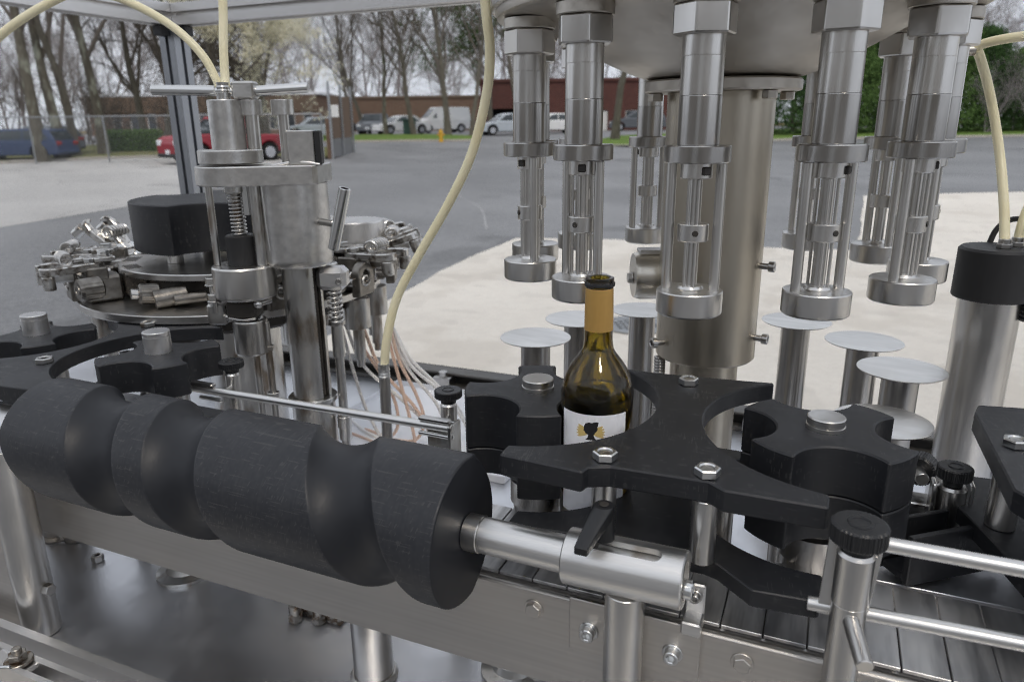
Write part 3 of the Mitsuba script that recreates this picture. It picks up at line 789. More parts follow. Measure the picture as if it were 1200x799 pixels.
# ------------------------------------------------------------------ vehicles
def car(name, label, catg, d, s, heading, paint, L, W, H, kind, lift=0.0):
    """heading: degrees, 0 = nose along +s (to the right), 90 = nose away from the machine."""
    k = thing(name, label, catg)
    q = lot(d, s); z = float(ground_z(q)) + lift
    M = np.eye(4); ang = YAW + math.radians(heading)
    M[:3, :3] = rotz(ang)[:3, :3]; M[:3, 3] = [q[0], q[1], z]
    wr = 0.33 if kind != 'pickup' else 0.38
    belt = H * (0.62 if kind in ('sedan', 'hatch') else 0.58)
    x0, x1 = -L / 2, L / 2
    ax_f, ax_r = x1 - L * 0.19, x0 + L * 0.19
    if kind == 'sedan':
        low = [(x0, 0.45), (x0 + 0.04, belt * 0.96), (x0 + L * 0.2, belt + 0.04), (x1 - L * 0.28, belt + 0.02), (x1 - 0.12, belt * 0.8), (x1, 0.5), (x1 - 0.05, 0.24), (x0 + 0.06, 0.26)]
        top = [(x0 + L * 0.13, belt - 0.02), (x0 + L * 0.3, H - 0.03), (x0 + L * 0.52, H), (x1 - L * 0.38, H - 0.1), (x1 - L * 0.24, belt - 0.02)]
    elif kind == 'pickup':
        low = [(x0, 0.5), (x0, belt + 0.02), (x1 - L * 0.3, belt + 0.02), (x1 - L * 0.27, belt + 0.07), (x1 - 0.3, belt + 0.01), (x1 - 0.08, belt - 0.1), (x1, belt * 0.74), (x1, 0.42), (x1 - 0.08, 0.34), (x0 + 0.06, 0.42)]
        top = [(x0 + L * 0.36, belt - 0.02), (x0 + L * 0.38, H - 0.06), (x0 + L * 0.42, H), (x1 - L * 0.42, H - 0.02), (x1 - L * 0.28, belt - 0.02)]
    elif kind == 'van':
        low = [(x0, 0.35), (x0, H * 0.55), (x1 - L * 0.2, H * 0.55), (x1 - 0.1, H * 0.42), (x1, 0.5), (x1 - 0.05, 0.25), (x0 + 0.05, 0.3)]
        belt = H * 0.55
        top = [(x0 + 0.01, belt - 0.02), (x0 + 0.06, H - 0.04), (x0 + L * 0.1, H), (x1 - L * 0.36, H), (x1 - L * 0.17, belt - 0.02)]
    else:
        low = [(x0, 0.45), (x0 + 0.03, belt), (x1 - L * 0.26, belt + 0.03), (x1 - 0.14, belt * 0.82), (x1, 0.5), (x1 - 0.05, 0.25), (x0 + 0.05, 0.28)]
        top = [(x0 + 0.06, belt - 0.02), (x0 + L * 0.09, H - 0.06), (x0 + L * 0.2, H), (x1 - L * 0.42, H - 0.03), (x1 - L * 0.24, belt - 0.02)]
    arches = unary_union([circle(ax_f, wr, wr + 0.07, 28), circle(ax_r, wr, wr + 0.07, 28)])
    lp = Polygon(low).buffer(-0.06).buffer(0.06).difference(arches)
    body = prism(lp, -W / 2, W / 2, 0.05)
    body.apply_transform(rot(PI / 2, [1, 0, 0]))
    tp = Polygon(top).buffer(-0.05).buffer(0.05)
    cab = prism(tp, -W / 2 + 0.05, W / 2 - 0.05, 0.05)
    v = cab.vertices.copy(); f_ = np.clip((v[:, 1] - belt) / (H - belt), 0, 1); v[:, 2] *= 1 - 0.16 * f_; cab.vertices = v
    cab.apply_transform(rot(PI / 2, [1, 0, 0]))
    part(k, 'body', cat(body, cab).apply_transform(M), paint, 35)

    def glass(x, z, w=0.1):
        return None
    # side windows: set 6 mm proud of the tapering cab sides
    tb = np.array(top)
    cx = tb[:, 0].mean()
    for sd in (-1, 1):
        pane = Polygon([(cx + (x - cx) * 0.82, belt + 0.04 + (max(z, belt) - belt - 0.0) * 0.80) for x, z in top]).buffer(-0.02)
        if kind == 'van':
            pane = pane.intersection(sbox(x1 - L * 0.36, 0, x1, H))
        cut = unary_union([sbox(cx - 0.03, 0, cx + 0.03, 9)])
        for g in getattr(pane.difference(cut), 'geoms', [pane.difference(cut)]):
            if g.area < 0.03: continue
            pm = prism(g, 0, 0.012, 0.002)
            v = pm.vertices.copy(); f_ = np.clip((v[:, 1] - belt) / (H - belt), 0, 1)
            zz = (W / 2 - 0.05) * (1 - 0.16 * f_) - 0.004 + v[:, 2]
            v[:, 2] = sd * zz; pm.vertices = v
            if sd < 0: pm.invert()
            pm.apply_transform(rot(PI / 2, [1, 0, 0]))
            part(k, 'window', pm.apply_transform(M), 'car_glass', False)
    # windscreen and rear window as slanted panes on the cab ends
    def endpane(a, b, sgn):
        a, b = np.array(a), np.array(b)
        p, q2 = a + (b - a) * 0.12, a + (b - a) * 0.86
        nrm = np.array([(b - a)[1], -(b - a)[0]]); nrm /= np.linalg.norm(nrm)
        nrm *= 1 if nrm[0] * sgn > 0 else -1
        w0 = W / 2 - 0.16; w1 = w0 * 0.86
        pts = []
        for off in (-0.02, 0.012):
            for pt, ww in ((p, w0), (q2, w1)):
                e_ = pt + nrm * off
                pts += [(e_[0], -ww, e_[1]), (e_[0], ww, e_[1])]
        return trimesh.convex.convex_hull(np.array(pts))
    part(k, 'windscreen', endpane(top[-1], top[-2], 1).apply_transform(M), 'car_glass', False)
    part(k, 'rear_window', endpane(top[0], top[1], -1).apply_transform(M), 'car_glass', False)
    for sx, nm, mt, zz in ((x1, 'headlight', 'lamp_clear', 0.66 if kind != 'pickup' else 0.82), (x0, 'tail_light', 'lamp_red', 0.78)):
        for sd in (-1, 1):
            big = 1.5 if kind == 'pickup' and nm == 'headlight' else 1
            part(k, nm, rbox(sx - np.sign(sx) * (0.09 if nm == 'headlight' else 0.03), sd * (W / 2 - 0.23), zz, 0.2 if nm == 'headlight' else 0.1, 0.36 * big ** 0.4, 0.16 * big, 0.04).apply_transform(M), mt, False)
    part(k, 'licence_plate', rbox(x1 + 0.012, 0.0, 0.48, 0.03, 0.34, 0.17, 0.004).apply_transform(M), 'plate_white', False)
    part(k, 'bumper', cat(rbox(x1 - 0.06, 0, 0.34, 0.22, W * 0.94, 0.15, 0.04), rbox(x0 + 0.06, 0, 0.4, 0.2, W * 0.94, 0.16, 0.04)).apply_transform(M), 'black_plastic' if kind in ('pickup',) else paint, False)
    for axx in (ax_f, ax_r):
        for sd in (-1, 1):
            c0 = np.array([axx, sd * (W / 2 - 0.02), wr]); ci = np.array([axx, sd * (W / 2 - 0.24), wr])
            wk = part(k, 'wheel', cyl(ci, c0, wr, n=24, ch=0.03).apply_transform(M), 'tyre', 30)
            part(wk, 'rim', cat(cyl(c0, c0 + [0, sd * 0.012, 0], wr * 0.62, n=18, ch=0.004), cyl(c0, c0 + [0, sd * 0.03, 0], wr * 0.2, n=12, ch=0.004)).apply_transform(M), 'wheel_alloy', 30)
    part(k, 'underbody', rbox(0, 0, 0.42, L * 0.86, W * 0.8, 0.3, 0.02).apply_transform(M), 'dark_opening', False)
    return k


car('parked_car', 'dark blue estate car cut off by the left edge, beside the leaning trunk', 'car', 34.2, -22.2, 180, 'paint_blue', 4.6, 1.75, 1.42, 'hatch')
car('parked_car', 'dark car just right of the leaning trunk, partly hidden by it', 'car', 39, -23.9, 150, 'paint_grey', 4.4, 1.75, 1.45, 'hatch')
car('parked_pickup', 'bright red pickup truck behind the aluminium post', 'pickup truck', 32.0, -12.0, 228, 'paint_red', 4.9, 1.95, 1.86, 'pickup')
car('parked_car', 'silver blue car beyond the red pickup, next to the brick enclosure', 'car', 52, -13.3, 200, 'paint_silver', 4.4, 1.75, 1.45, 'hatch')
car('parked_car', 'dark hatchback parked nose in behind the slim trees', 'car', 61.5, -10.9, 265, 'paint_grey', 4.3, 1.8, 1.6, 'hatch')
car('parked_car', 'white sedan between the two slim trees', 'car', 60, -8.5, 215, 'paint_white', 4.4, 1.75, 1.42, 'sedan')
single('wheelie_bin', 'dark green wheeled bin beside the slim dark tree', 'bin', cat(bbox(56.6, 57.3, -7.9, -7.0, -0.28, 0.75, 0.06), bbox(56.5, 57.4, -8.0, -6.9, 0.76, 0.86, 0.03)), 'paint_green', False)
car('parked_van', 'white panel van behind the leaning bare tree', 'van', 66, -5.9, 205, 'paint_white', 4.8, 1.95, 2.1, 'van')
car('parked_car', 'light silver car under the dark loading bay', 'car', 55, -0.15, 200, 'paint_silver', 4.5, 1.8, 1.5, 'sedan')
car('parked_car', 'white car half hidden between the first two filling valves', 'car', 57, 3.2, 200, 'paint_white', 4.5, 1.8, 1.45, 'sedan')
car('parked_car', 'dark grey car in front of the red building, left of the filler column', 'car', 63, 10.6, 170, 'paint_grey', 4.6, 1.85, 1.6, 'hatch')
car('parked_car', 'small black car at the right end of the grass strip by the enclosure', 'car', 71, -16.1, 190, 'paint_black', 4.2, 1.75, 1.4, 'sedan')
hq = lot(46.5, -4.2); hz = float(ground_z(hq))
hk = thing('fire_hydrant', 'yellow hydrant at the end of the middle grass strip', 'hydrant')
part(hk, 'barrel', lathe([(0, 0), (0.16, 0), (0.16, 0.06), (0.11, 0.08), (0.11, 0.5), (0.14, 0.52), (0.14, 0.58), (0.09, 0.68), (0.03, 0.72), (0.03, 0.78), (0, 0.78)], 20, (hq[0], hq[1], hz)), 'hydrant_yellow')
part(hk, 'outlet', cat(cyl((hq[0] - 0.2, hq[1] - 0.09, hz + 0.42), (hq[0] + 0.2, hq[1] + 0.09, hz + 0.42), 0.06, n=14)), 'hydrant_yellow')
# unseen brick front, out of view behind the camera, placed to tone the steel reflections
building_k = thing('unseen_building', 'unseen tan brick front behind the camera, placed for the steel to reflect', 'building')
part(building_k, 'wall', cat(rbox(-12, -15.2, 1.6, 20, 0.4, 5.2, 0.01), rbox(12, -15.2, 1.6, 18, 0.4, 5.2, 0.01), rbox(0.5, -15.2, 3.4, 4.99, 0.4, 1.6, 0.01)), 'brick_tan', False)
part(building_k, 'unseen_door', rbox(0.5, -15.1, 0.8, 4.98, 0.1, 3.6, 0.01), 'white_trim', False)

# ================================================================== the bottling machine (z = 0 is the conveyor's running surface)
# ------------------------------------------------------------------ base table
base = thing('machine_table', 'broad stainless steel machine table carrying all the bottling stations', 'table')
part(base, 'table_plate', rbox(-0.42, 0.41, -0.256, 3.0, 1.22, 0.012, 0.002), 'steel_table', False)
part(base, 'apron', cat(rbox(-0.42, -0.19, -0.36, 2.98, 0.012, 0.196), rbox(-0.42, 1.0, -0.36, 2.98, 0.012, 0.196), rbox(-1.9, 0.4, -0.36, 0.012, 1.16, 0.196), rbox(1.06, 0.4, -0.36, 0.012, 1.16, 0.196)), 'steel_panel', False)
for x in (-1.8, -0.4, 0.98):
    for y in (-0.1, 0.92):
        lg = part(base, 'leg', rbox(x, y, -0.63, 0.07, 0.07, 0.73), 'steel_panel', False)
        part(lg, 'levelling_foot', lathe([(0, -0.994), (0.05, -0.994), (0.05, -0.985), (0.02, -0.975), (0.012, -0.97), (0.012, -0.99 + 0.1), (0, -0.89)], 20, (x, y, 0)), 'galvanised')
# rear edge channel
rr = part(base, 'edge_rail', cat(rbox(-0.42, 1.012, -0.226, 3.0, 0.006, 0.047), rbox(-0.42, 0.985, -0.206, 3.0, 0.048, 0.006), rbox(-0.42, 0.975, -0.244, 3.0, 0.03, 0.011)), 'dark_rail', False)
for x in (-1.3, -0.72, 0.1, 0.62):
    part(rr, 'rail_clip', cat(rbox(x, 0.955, -0.225, 0.05, 0.04, 0.03), cyl((x, 0.95, -0.21), (x, 0.95, -0.196), 0.012, n=16)), 'steel_dark')
# front edge profile, bottom left
fr = thing('frame_rail', 'aluminium frame rail with a rusty bolt across the bottom left corner', 'rail')
prof = unary_union([sbox(-0.262, -0.248, -0.203, -0.236), sbox(-0.215, -0.236, -0.203, -0.203), sbox(-0.262, -0.236, -0.254, -0.208), sbox(-0.236, -0.236, -0.228, -0.212)])
m = prism(prof, -1.9, 1.07, 0.0012)
M = np.eye(4); M[:3, 0] = [0, 1, 0]; M[:3, 1] = [0, 0, 1]; M[:3, 2] = [1, 0, 0]
part(fr, 'profile', m.apply_transform(M), 'aluminium', False)
part(fr, 'bolt', cat(to_axis(prism(hexpoly(0.02), 0, 0.01, 0.001), (-0.70, -0.245, -0.207), (0, 0, 1)), cyl((-0.70, -0.245, -0.21), (-0.70, -0.245, -0.19), 0.006, n=16)), 'steel_rust')
part(fr, 'washer', cyl((-0.70, -0.245, -0.212), (-0.70, -0.245, -0.207), 0.017, n=24), 'steel_rust')
part(fr, 'bracket', rbox(-0.715, -0.245, -0.218, 0.07, 0.03, 0.008), 'aluminium', False)
single('guard_panel', 'upright grey sheet metal panel at the left edge beside the round post', 'panel', rbox(-1.17, -0.178, -0.13, 0.79, 0.004, 0.225), 'steel_panel', False)
single('welding_wire', 'short bright bent wire hooked under the rusty bolt at the bottom left', 'wire', tube(spline([(-0.69, -0.262, -0.203), (-0.73, -0.275, -0.207), (-0.80, -0.285, -0.209), (-0.88, -0.29, -0.211)]), 0.0025, 8), 'chrome', True)

# loose fastenings left on the table
for o, dd, lb in (((-0.87, -0.003, -0.25), (0.2, 0.3, 1), 'small dark nut lying alone on the steel table'),):
    single('loose_nut', lb, 'nut', hexnut(o, 0.017, 0.012, 0.004), 'steel_dark')
cl = thing('clamp_lugs', 'pair of greasy clamp bolts on the table left of the round conveyor leg', 'bolts')
for dx in (0, 0.035):
    part(cl, 'bolt', cat(cyl((-0.455 + dx, 0.0 + dx * 0.3, -0.25), (-0.455 + dx, 0.0 + dx * 0.3, -0.222), 0.009, n=16), mv(prism(hexpoly(0.019), 0, 0.012, 0.001), -0.455 + dx, dx * 0.3, -0.249)), 'steel_rust')
part(cl, 'lug', rbox(-0.43, 0.03, -0.244, 0.09, 0.035, 0.011), 'steel_rust', False)

# ------------------------------------------------------------------ conveyor
cv = thing('slat_conveyor', 'flat top conveyor of worn steel slats with a brushed side panel', 'conveyor')
pp = unary_union([sbox(-0.118, -0.114, -0.1145, -0.012), sbox(-0.118, -0.012, -0.108, -0.0075).buffer(0.0)]).union(Point(-0.1135, -0.0095).buffer(0.0045, 12))
pm = prism(pp, -1.75, 0.72, 0.0008)
part(cv, 'side_panel', pm.apply_transform(M), 'steel_panel', 40)
part(cv, 'side_panel', rbox(-0.515, 0.0245, -0.058, 2.47, 0.004, 0.106), 'steel_panel', False)
part(cv, 'slide_bed', rbox(-0.515, -0.045, -0.02, 2.47, 0.1, 0.012), 'steel_dark', False)
for n_, x in enumerate(np.arange(-1.70, 0.70, 0.0381)):
    dz = rng.normal(0, 0.00012)
    part(cv, 'slat', rbox(x + 0.0088, -0.0435, -0.002 + dz, 0.0368, 0.127, 0.004, 0.0006), 'steel_slat', False)
for x in (-0.0275, 0.1800):
    b_ = part(cv, 'panel_bolt', cat(to_axis(prism(hexpoly(0.0145), 0, 0.0055, 0.0008), (x, -0.1182, -0.027), (0, -1, 0), 0.4), cyl((x, -0.118, -0.027), (x, -0.1196, -0.027), 0.0105, n=24)), 'steel_panel')
for x, y in ((-0.284, -0.05), (-1.01, 0.03), (0.5, -0.05)):
    lg = part(cv, 'leg', cyl((x, y, -0.249), (x, y, -0.02), 0.0262, n=40), 'steel')
    part(lg, 'leg_collar', lathe([(0.0265, 0), (0.031, 0.0), (0.032, 0.003), (0.0285, 0.008), (0.0265, 0.008)], 40, (x, y, -0.2495)), 'steel')
for x, y in ((-0.705, 0.03), (-0.115, 0.03), (-0.43, 0.075)):
    part(cv, 'foot_flange', lathe([(0, 0), (0.045, 0), (0.045, 0.006), (0.03, 0.010), (0.026, 0.02), (0, 0.02)], 32, (x, y, -0.25)), 'steel_stained')
post = thing('round_post', 'round steel post at the lower left holding the far end of the screw', 'post')
part(post, 'tube', cyl((-0.785, -0.16, -0.249), (-0.785, -0.16, 0.042), 0.0245, n=40), 'steel')
part(post, 'bearing', cat(cyl((-0.81, -0.1415, 0.0675), (-0.755, -0.1415, 0.0675), 0.026), rbox(-0.785, -0.15, 0.046, 0.04, 0.04, 0.02), cyl((-0.755, -0.1415, 0.0676), (-0.6955, -0.1415, 0.0677), 0.0178)), 'aluminium')
part(post, 'set_bolt', to_axis(prism(hexpoly(0.016), 0, 0.011, 0.001), (-0.762, -0.158, -0.175), (1, 0.1, 0)), 'steel_dark')

# ------------------------------------------------------------------ infeed screw
sk = thing('infeed_screw', 'big matt black plastic feed screw with scooped helical grooves', 'screw')
SA, SB = np.array([-0.695, -0.1415, 0.0677]), np.array([-0.087, -0.1465, 0.0658])


def smooth01(t): t = np.clip(t, 0, 1); return t * t * (3 - 2 * t)


def screw_mesh(R=0.076, rb=0.0568, dep=0.0155):
    nx, nt = 520, 180
    L = np.linalg.norm(SB - SA)
    xs = np.linspace(0, L, nx)
    th = np.arange(nt) * 2 * PI / nt
    rr = np.full((nx, nt), R)
    # one groove winding from end to end, its lead growing towards the right; knots are where it passes the side that faces the camera
    from scipy.interpolate import PchipInterpolator
    lead = PchipInterpolator([-2, -1, 0, 1, 2, 3, 4], [-0.22, -0.035, 0.160, 0.284, 0.511, 0.692, 0.95])
    face = math.radians(18)
    for k in range(-1, 5):
        u = k - ((th - face + PI) % (2 * PI) - PI) / (2 * PI)
        c = lead(np.clip(u, -2, 4))
        dx = xs[:, None] - c[None]
        g = (R - dep + rb) - np.sqrt(np.maximum(rb * rb - dx * dx, 0))
        rr = np.where(np.abs(dx) < rb * 0.999, np.minimum(rr, g), rr)
    ch = np.minimum(np.minimum(xs, L - xs), 0.002)
    rr = rr - (0.002 - ch)[:, None] * 0.8
    ax, u, w = (SB - SA) / L, np.array([0, -1.0, 0]), None
    w = np.cross(ax, u)
    v = SA + xs[:, None, None] * ax + rr[..., None] * (np.cos(th)[None, :, None] * u + np.sin(th)[None, :, None] * -w)
    i, j = np.meshgrid(np.arange(nx - 1), np.arange(nt), indexing='ij')
    q = np.stack([i * nt + j, i * nt + (j + 1) % nt, (i + 1) * nt + (j + 1) % nt, (i + 1) * nt + j], -1).reshape(-1, 4)
    v = np.vstack([v.reshape(-1, 3), SA, SB]); k = np.arange(nt)
    f = np.vstack([q[:, [0, 1, 2]], q[:, [0, 2, 3]], np.c_[np.full(nt, nx * nt), (k + 1) % nt, k], np.c_[np.full(nt, nx * nt + 1), (nx - 1) * nt + k, (nx - 1) * nt + (k + 1) % nt]])
    m = trimesh.Trimesh(v, f, process=False); trimesh.repair.fix_normals(m)
    return m


part(sk, 'body', screw_mesh(), 'uhmw_screw', 35)
ax = (SB - SA) / np.linalg.norm(SB - SA)
part(sk, 'collar', cyl(SB + ax * 0.0005, SB + ax * 0.017, 0.0187, n=48), 'steel')
part(sk, 'shaft', cyl(SB + ax * 0.0172, SB + ax * 0.115, 0.0178, n=48), 'aluminium_brushed')

# bearing block at the right end of the screw
bk = thing('bearing_block', 'bright aluminium bearing block with a black clamp lever at the end of the screw', 'bearing')
H0, H1 = np.array([0.018, -0.146, 0.0645]), np.array([0.128, -0.146, 0.0655])
hx = (H1 - H0) / np.linalg.norm(H1 - H0)
hous = trimesh.boolean.difference([cyl((0, 0, 0), (0, 0, 0.110), 0.0262, n=72, ch=0.0012), cyl((0, 0, -0.01), (0, 0, 0.12), 0.0187, n=56),
                                   trimesh.convex.convex_hull(np.vstack([mv(cyl((0.0017, 0.0047, 0), (0.017, 0.047, 0), 0.0066, n=24), 0, 0, zz_).vertices for zz_ in (0.02, 0.083)]))], engine='manifold')
MX = np.eye(4); MX[:3, 0] = [0, -1, 0]; MX[:3, 1] = [0, 0, 1]; MX[:3, 2] = hx; MX[:3, 3] = H0
part(bk, 'housing', hous.apply_transform(MX), 'aluminium_brushed', 35)
part(bk, 'inner_sleeve', cyl(H0 + hx * 0.03, H1 - hx * 0.004, 0.0183, n=40), 'steel_stained')
part(bk, 'bolt', socket_bolt(H1 + hx * -0.004 + np.array([0, -0.004, -0.006]), hx, 0.009, 0.012), 'chrome')
part(bk, 'post', cyl((0.074, -0.1465, -0.249), (0.074, -0.1465, 0.041), 0.0182, n=48), 'steel')
part(bk, 'bracket_plate', rbox(0.0775, -0.1215, -0.028, 0.129, 0.006, 0.060, 0.001), 'steel_panel', False)
part(bk, 'spacer', rbox(0.074, -0.128, 0.006, 0.03, 0.008, 0.03), 'steel_panel', False)
part(bk, 'flange', cat(rbox(0.1335, -0.126, 0.008, 0.018, 0.022, 0.014), rbox(0.1335, -0.114, 0.022, 0.018, 0.006, 0.044)), 'aluminium_brushed', False)
part(bk, 'pinch_bolt', cat(cyl((0.1335, -0.1175, 0.032), (0.1335, -0.1195, 0.032), 0.0065, n=20), socket_bolt((0.1335, -0.1195, 0.032), (0, -1, 0), 0.0045, 0.005)), 'steel_dark')
for x, z in ((0.034, -0.031), (0.117, -0.031)):
    part(bk, 'cap_screw', cat(socket_bolt((x, -0.1262, z), (0, -1, 0), 0.0072, 0.0085), cyl((x, -0.1243, z), (x, -0.1262, z), 0.0098, n=28)), 'chrome')
hk = part(bk, 'clamp_lever', cat(cyl((0.052, -0.146, 0.09), (0.052, -0.146, 0.124), 0.0105, 0.0095, n=28), trimesh.convex.convex_hull(np.vstack([
    mv(cyl((0, 0, 0), (0, 0, 0.011), 0.0098, n=20), 0.052, -0.146, 0.113).vertices, mv(rbox(0, 0, 0, 0.012, 0.008, 0.008, 0.001), 0.045, -0.188, 0.101).vertices]))), 'black_plastic', 25)
part(hk, 'screw_recess', cyl((0.052, -0.146, 0.1242), (0.052, -0.146, 0.1252), 0.0045, n=16), 'grease_shade')

# ------------------------------------------------------------------ star wheels


def star_poly(c, R, rc, rp, phase, n=4):
    p = circle(*c, R, 120)
    for k in range(n):
        a = math.radians(phase) + k * 2 * PI / n
        p = p.difference(circle(c[0] + rc * math.cos(a), c[1] + rc * math.sin(a), rp, 72))
    return p.buffer(-0.0022).buffer(0.0022, 4)


def star(label, c, R, rc, rp, phase, z0, z1, hub_r, hub_top, seam=None, groove=True):
    k = thing('star_wheel', label, 'star wheel')
    p = star_poly(c, R, rc, rp, phase).difference(circle(*c, 0.012, 24))
    if seam:
        part(k, 'disc', prism(p, seam + 0.0004, z1, 0.0017), 'uhmw_black', 32)
        part(k, 'disc', prism(p, z0, seam - 0.0004, 0.0012), 'uhmw_black', 32)
    else:
        part(k, 'disc', prism(p, z0, z1, 0.0017), 'uhmw_black', 32)
    h = hub_top - z1
    pr = [(0, 0), (hub_r, 0), (hub_r, h - 0.0075), (hub_r - 0.0012, h - 0.007), (hub_r - 0.0012, h - 0.0058), (hub_r, h - 0.0053), (hub_r, h - 0.001), (hub_r - 0.001, h), (0, h)]
    if h < 0.02:
        pr = [(0, 0), (hub_r * 1.03, 0), (hub_r * 1.03, 0.0035), (hub_r * 0.97, 0.004), (hub_r * 0.97, 0.0055), (hub_r, 0.006), (hub_r, h - 0.001), (hub_r - 0.001, h), (0, h)]
    part(k, 'hub_cap', lathe(pr, 48, (c[0], c[1], z1 + 0.0002)), 'aluminium' if h > 0.02 else 'steel')
    part(k, 'drive_hub', lathe([(0, -0.249), (0.022, -0.249), (0.022, -0.03), (0.03, -0.028), (0.0305, 0.01), (0.034, 0.012), (0.034, z0 - 0.014), (0.027, z0 - 0.012), (0.027, z0), (0, z0)], 40, (c[0], c[1], 0)), 'steel_dark')
    return k


S1, S2, S0, S00 = (-0.083, 0.036), (0.230, 0.036), (-0.695, 0.035), (-0.970, 0.036)
star('black four-pocket star wheel touching the wine bottle', S1, 0.0865, 0.091, 0.0435, -23, 0.055, 0.155, 0.0185, 0.1675, seam=0.088)
star('black four-pocket star wheel at the right, behind the big knurled knob', S2, 0.0865, 0.091, 0.0435, -79, 0.055, 0.155, 0.0185, 0.1675, seam=0.103)
star('black star wheel with a tall hub under the corking tower', S0, 0.086, 0.091, 0.0435, -77, 0.083, 0.131, 0.0195, 0.1635)
star('black star wheel with a tall hub at the left edge', S00, 0.086, 0.091, 0.0435, -79, 0.083, 0.131, 0.0195, 0.1635)

# ------------------------------------------------------------------ guide plates
F = np.array([0.062, 0.34]); FR = 0.262
raw = Polygon([(-0.056, -0.135), (0.029, -0.141), (0.0315, -0.130), (0.05, -0.121), (0.138, -0.1175), (0.153, -0.1285), (0.236, -0.127), (0.2365, -0.09), (0.20, 0.0), (0.212, 0.177), (0.139, 0.166), (0.092, 0.162), (0.03, 0.156), (-0.02, 0.158), (-0.06, -0.05), (-0.058, -0.10)])
gp = raw.difference(circle(-0.09, 0.031, 0.1475, 160)).difference(circle(0.258, 0.045, 0.149, 160))
gp = max(getattr(gp, 'geoms', [gp]), key=lambda g: g.area)
gp = gp.buffer(-0.003).buffer(0.003, 6)
ck = thing('guide_plate', 'black plastic guide plate with curved cut-outs and three hex nuts, in front of the bottle', 'guide plate')
nuts = [(0.041, -0.108), (0.135, -0.106), (0.076, 0.128)]
part(ck, 'plate', prism(gp, 0.1285, 0.15, 0.0016), 'uhmw_black', 32)
for x, y in nuts:
    nk = part(ck, 'nut', nutstud((x, y, 0.1502), 0.0205, 0.0085, 0.0062), 'chrome', False)
    part(nk, 'stud_end', cyl((x, y, 0.1505), (x, y, 0.1572), 0.006, n=20), 'steel_stained')
    part(ck, 'standoff', cyl((x, y, 0.0642), (x, y, 0.1283), 0.0118, n=32), 'steel')
lowraw = Polygon([(-0.058, -0.116), (0.0, -0.109), (0.138, -0.104), (0.150, -0.108), (0.183, -0.1365), (0.238, -0.132), (0.24, -0.08), (0.2, 0.05), (0.18, 0.15), (-0.02, 0.15), (-0.06, -0.05)])
lp = lowraw.difference(circle(S1[0], S1[1], 0.126, 140)).difference(circle(S2[0], S2[1], 0.126, 140))
lp = max(getattr(lp, 'geoms', [lp]), key=lambda g: g.area).buffer(-0.004).buffer(0.004, 6)
part(ck, 'plate', prism(lp, 0.047, 0.064, 0.0011), 'uhmw_black', 32)
for x, y in ((0.076, 0.128), (0.135, -0.106 + 0.16), (0.041, 0.06)):
    part(ck, 'leg', cyl((x, y, -0.249), (x, y, 0.0468), 0.0118, n=24), 'steel_dark')

rk = thing('guide_plate', 'black plastic guide plate with one hex nut, cut off by the right edge', 'guide plate')
rp = Polygon([(0.377, 0.150), (0.384, 0.178), (0.43, 0.186), (0.62, 0.19), (0.62, -0.12), (0.43, -0.085), (0.392, -0.052), (0.3805, -0.034)]).buffer(-0.004).buffer(0.004, 6)
part(rk, 'plate', prism(rp, 0.1285, 0.15, 0.0016), 'uhmw_black', 32)
nk = part(rk, 'nut', nutstud((0.399, 0.066, 0.1502), 0.0205, 0.0085, 0.0062), 'chrome', False)
part(nk, 'stud_end', cyl((0.399, 0.066, 0.1505), (0.399, 0.066, 0.1572), 0.006, n=20), 'steel_stained')
part(rk, 'standoff', cyl((0.399, 0.066, 0.0642), (0.399, 0.066, 0.1283), 0.0135, n=32), 'steel')
rl = Polygon([(0.372, 0.178), (0.62, 0.19), (0.62, -0.10), (0.43, -0.07), (0.405, -0.03), (0.385, 0.04), (0.352, 0.14)]).buffer(-0.004).buffer(0.004, 6)
part(rk, 'plate', prism(rl, 0.045, 0.064, 0.0011), 'uhmw_black', 32)
for x, y in ((0.45, 0.12), (0.5, -0.03)):
    part(rk, 'leg', cyl((x, y, -0.249 if y > 0.03 else 0.001), (x, y, 0.0448), 0.0118, n=24), 'steel_dark')
# black channel between the right star wheel and the right guide
qk = thing('exit_channel', 'black U-shaped channel piece between the right star wheel and the right guide plate', 'channel')
c0, c1 = np.array([0.318, 0.020]), np.array([0.404, 0.088])
dc = (c1 - c0) / np.linalg.norm(c1 - c0); nc = np.array([-dc[1], dc[0]]); Lc = np.linalg.norm(c1 - c0)


def cbox(t0, t1, n0, n1, z0, z1, ch=0.001):
    q = c0 + dc * (t0 + t1) / 2 + nc * (n0 + n1) / 2
    return rbox(q[0], q[1], (z0 + z1) / 2, t1 - t0, n1 - n0, z1 - z0, ch, rotz(math.atan2(dc[1], dc[0])))


part(qk, 'plate', cbox(0, Lc + 0.01, -0.004, 0.004, 0.004, 0.058), 'uhmw_black', False)
part(qk, 'plate', cbox(0.0, Lc - 0.004, 0.032, 0.038, 0.004, 0.058), 'uhmw_black', False)
part(qk, 'floor_plate', cbox(0.001, Lc, 0.0045, 0.0315, 0.006, 0.014), 'uhmw_black', False)
part(qk, 'clip_rod', cyl((*(c0 + dc * (Lc - 0.002) + nc * 0.002), 0.06), (*(c0 + dc * (Lc - 0.016) + nc * 0.036), 0.062), 0.0022, n=12), 'chrome')

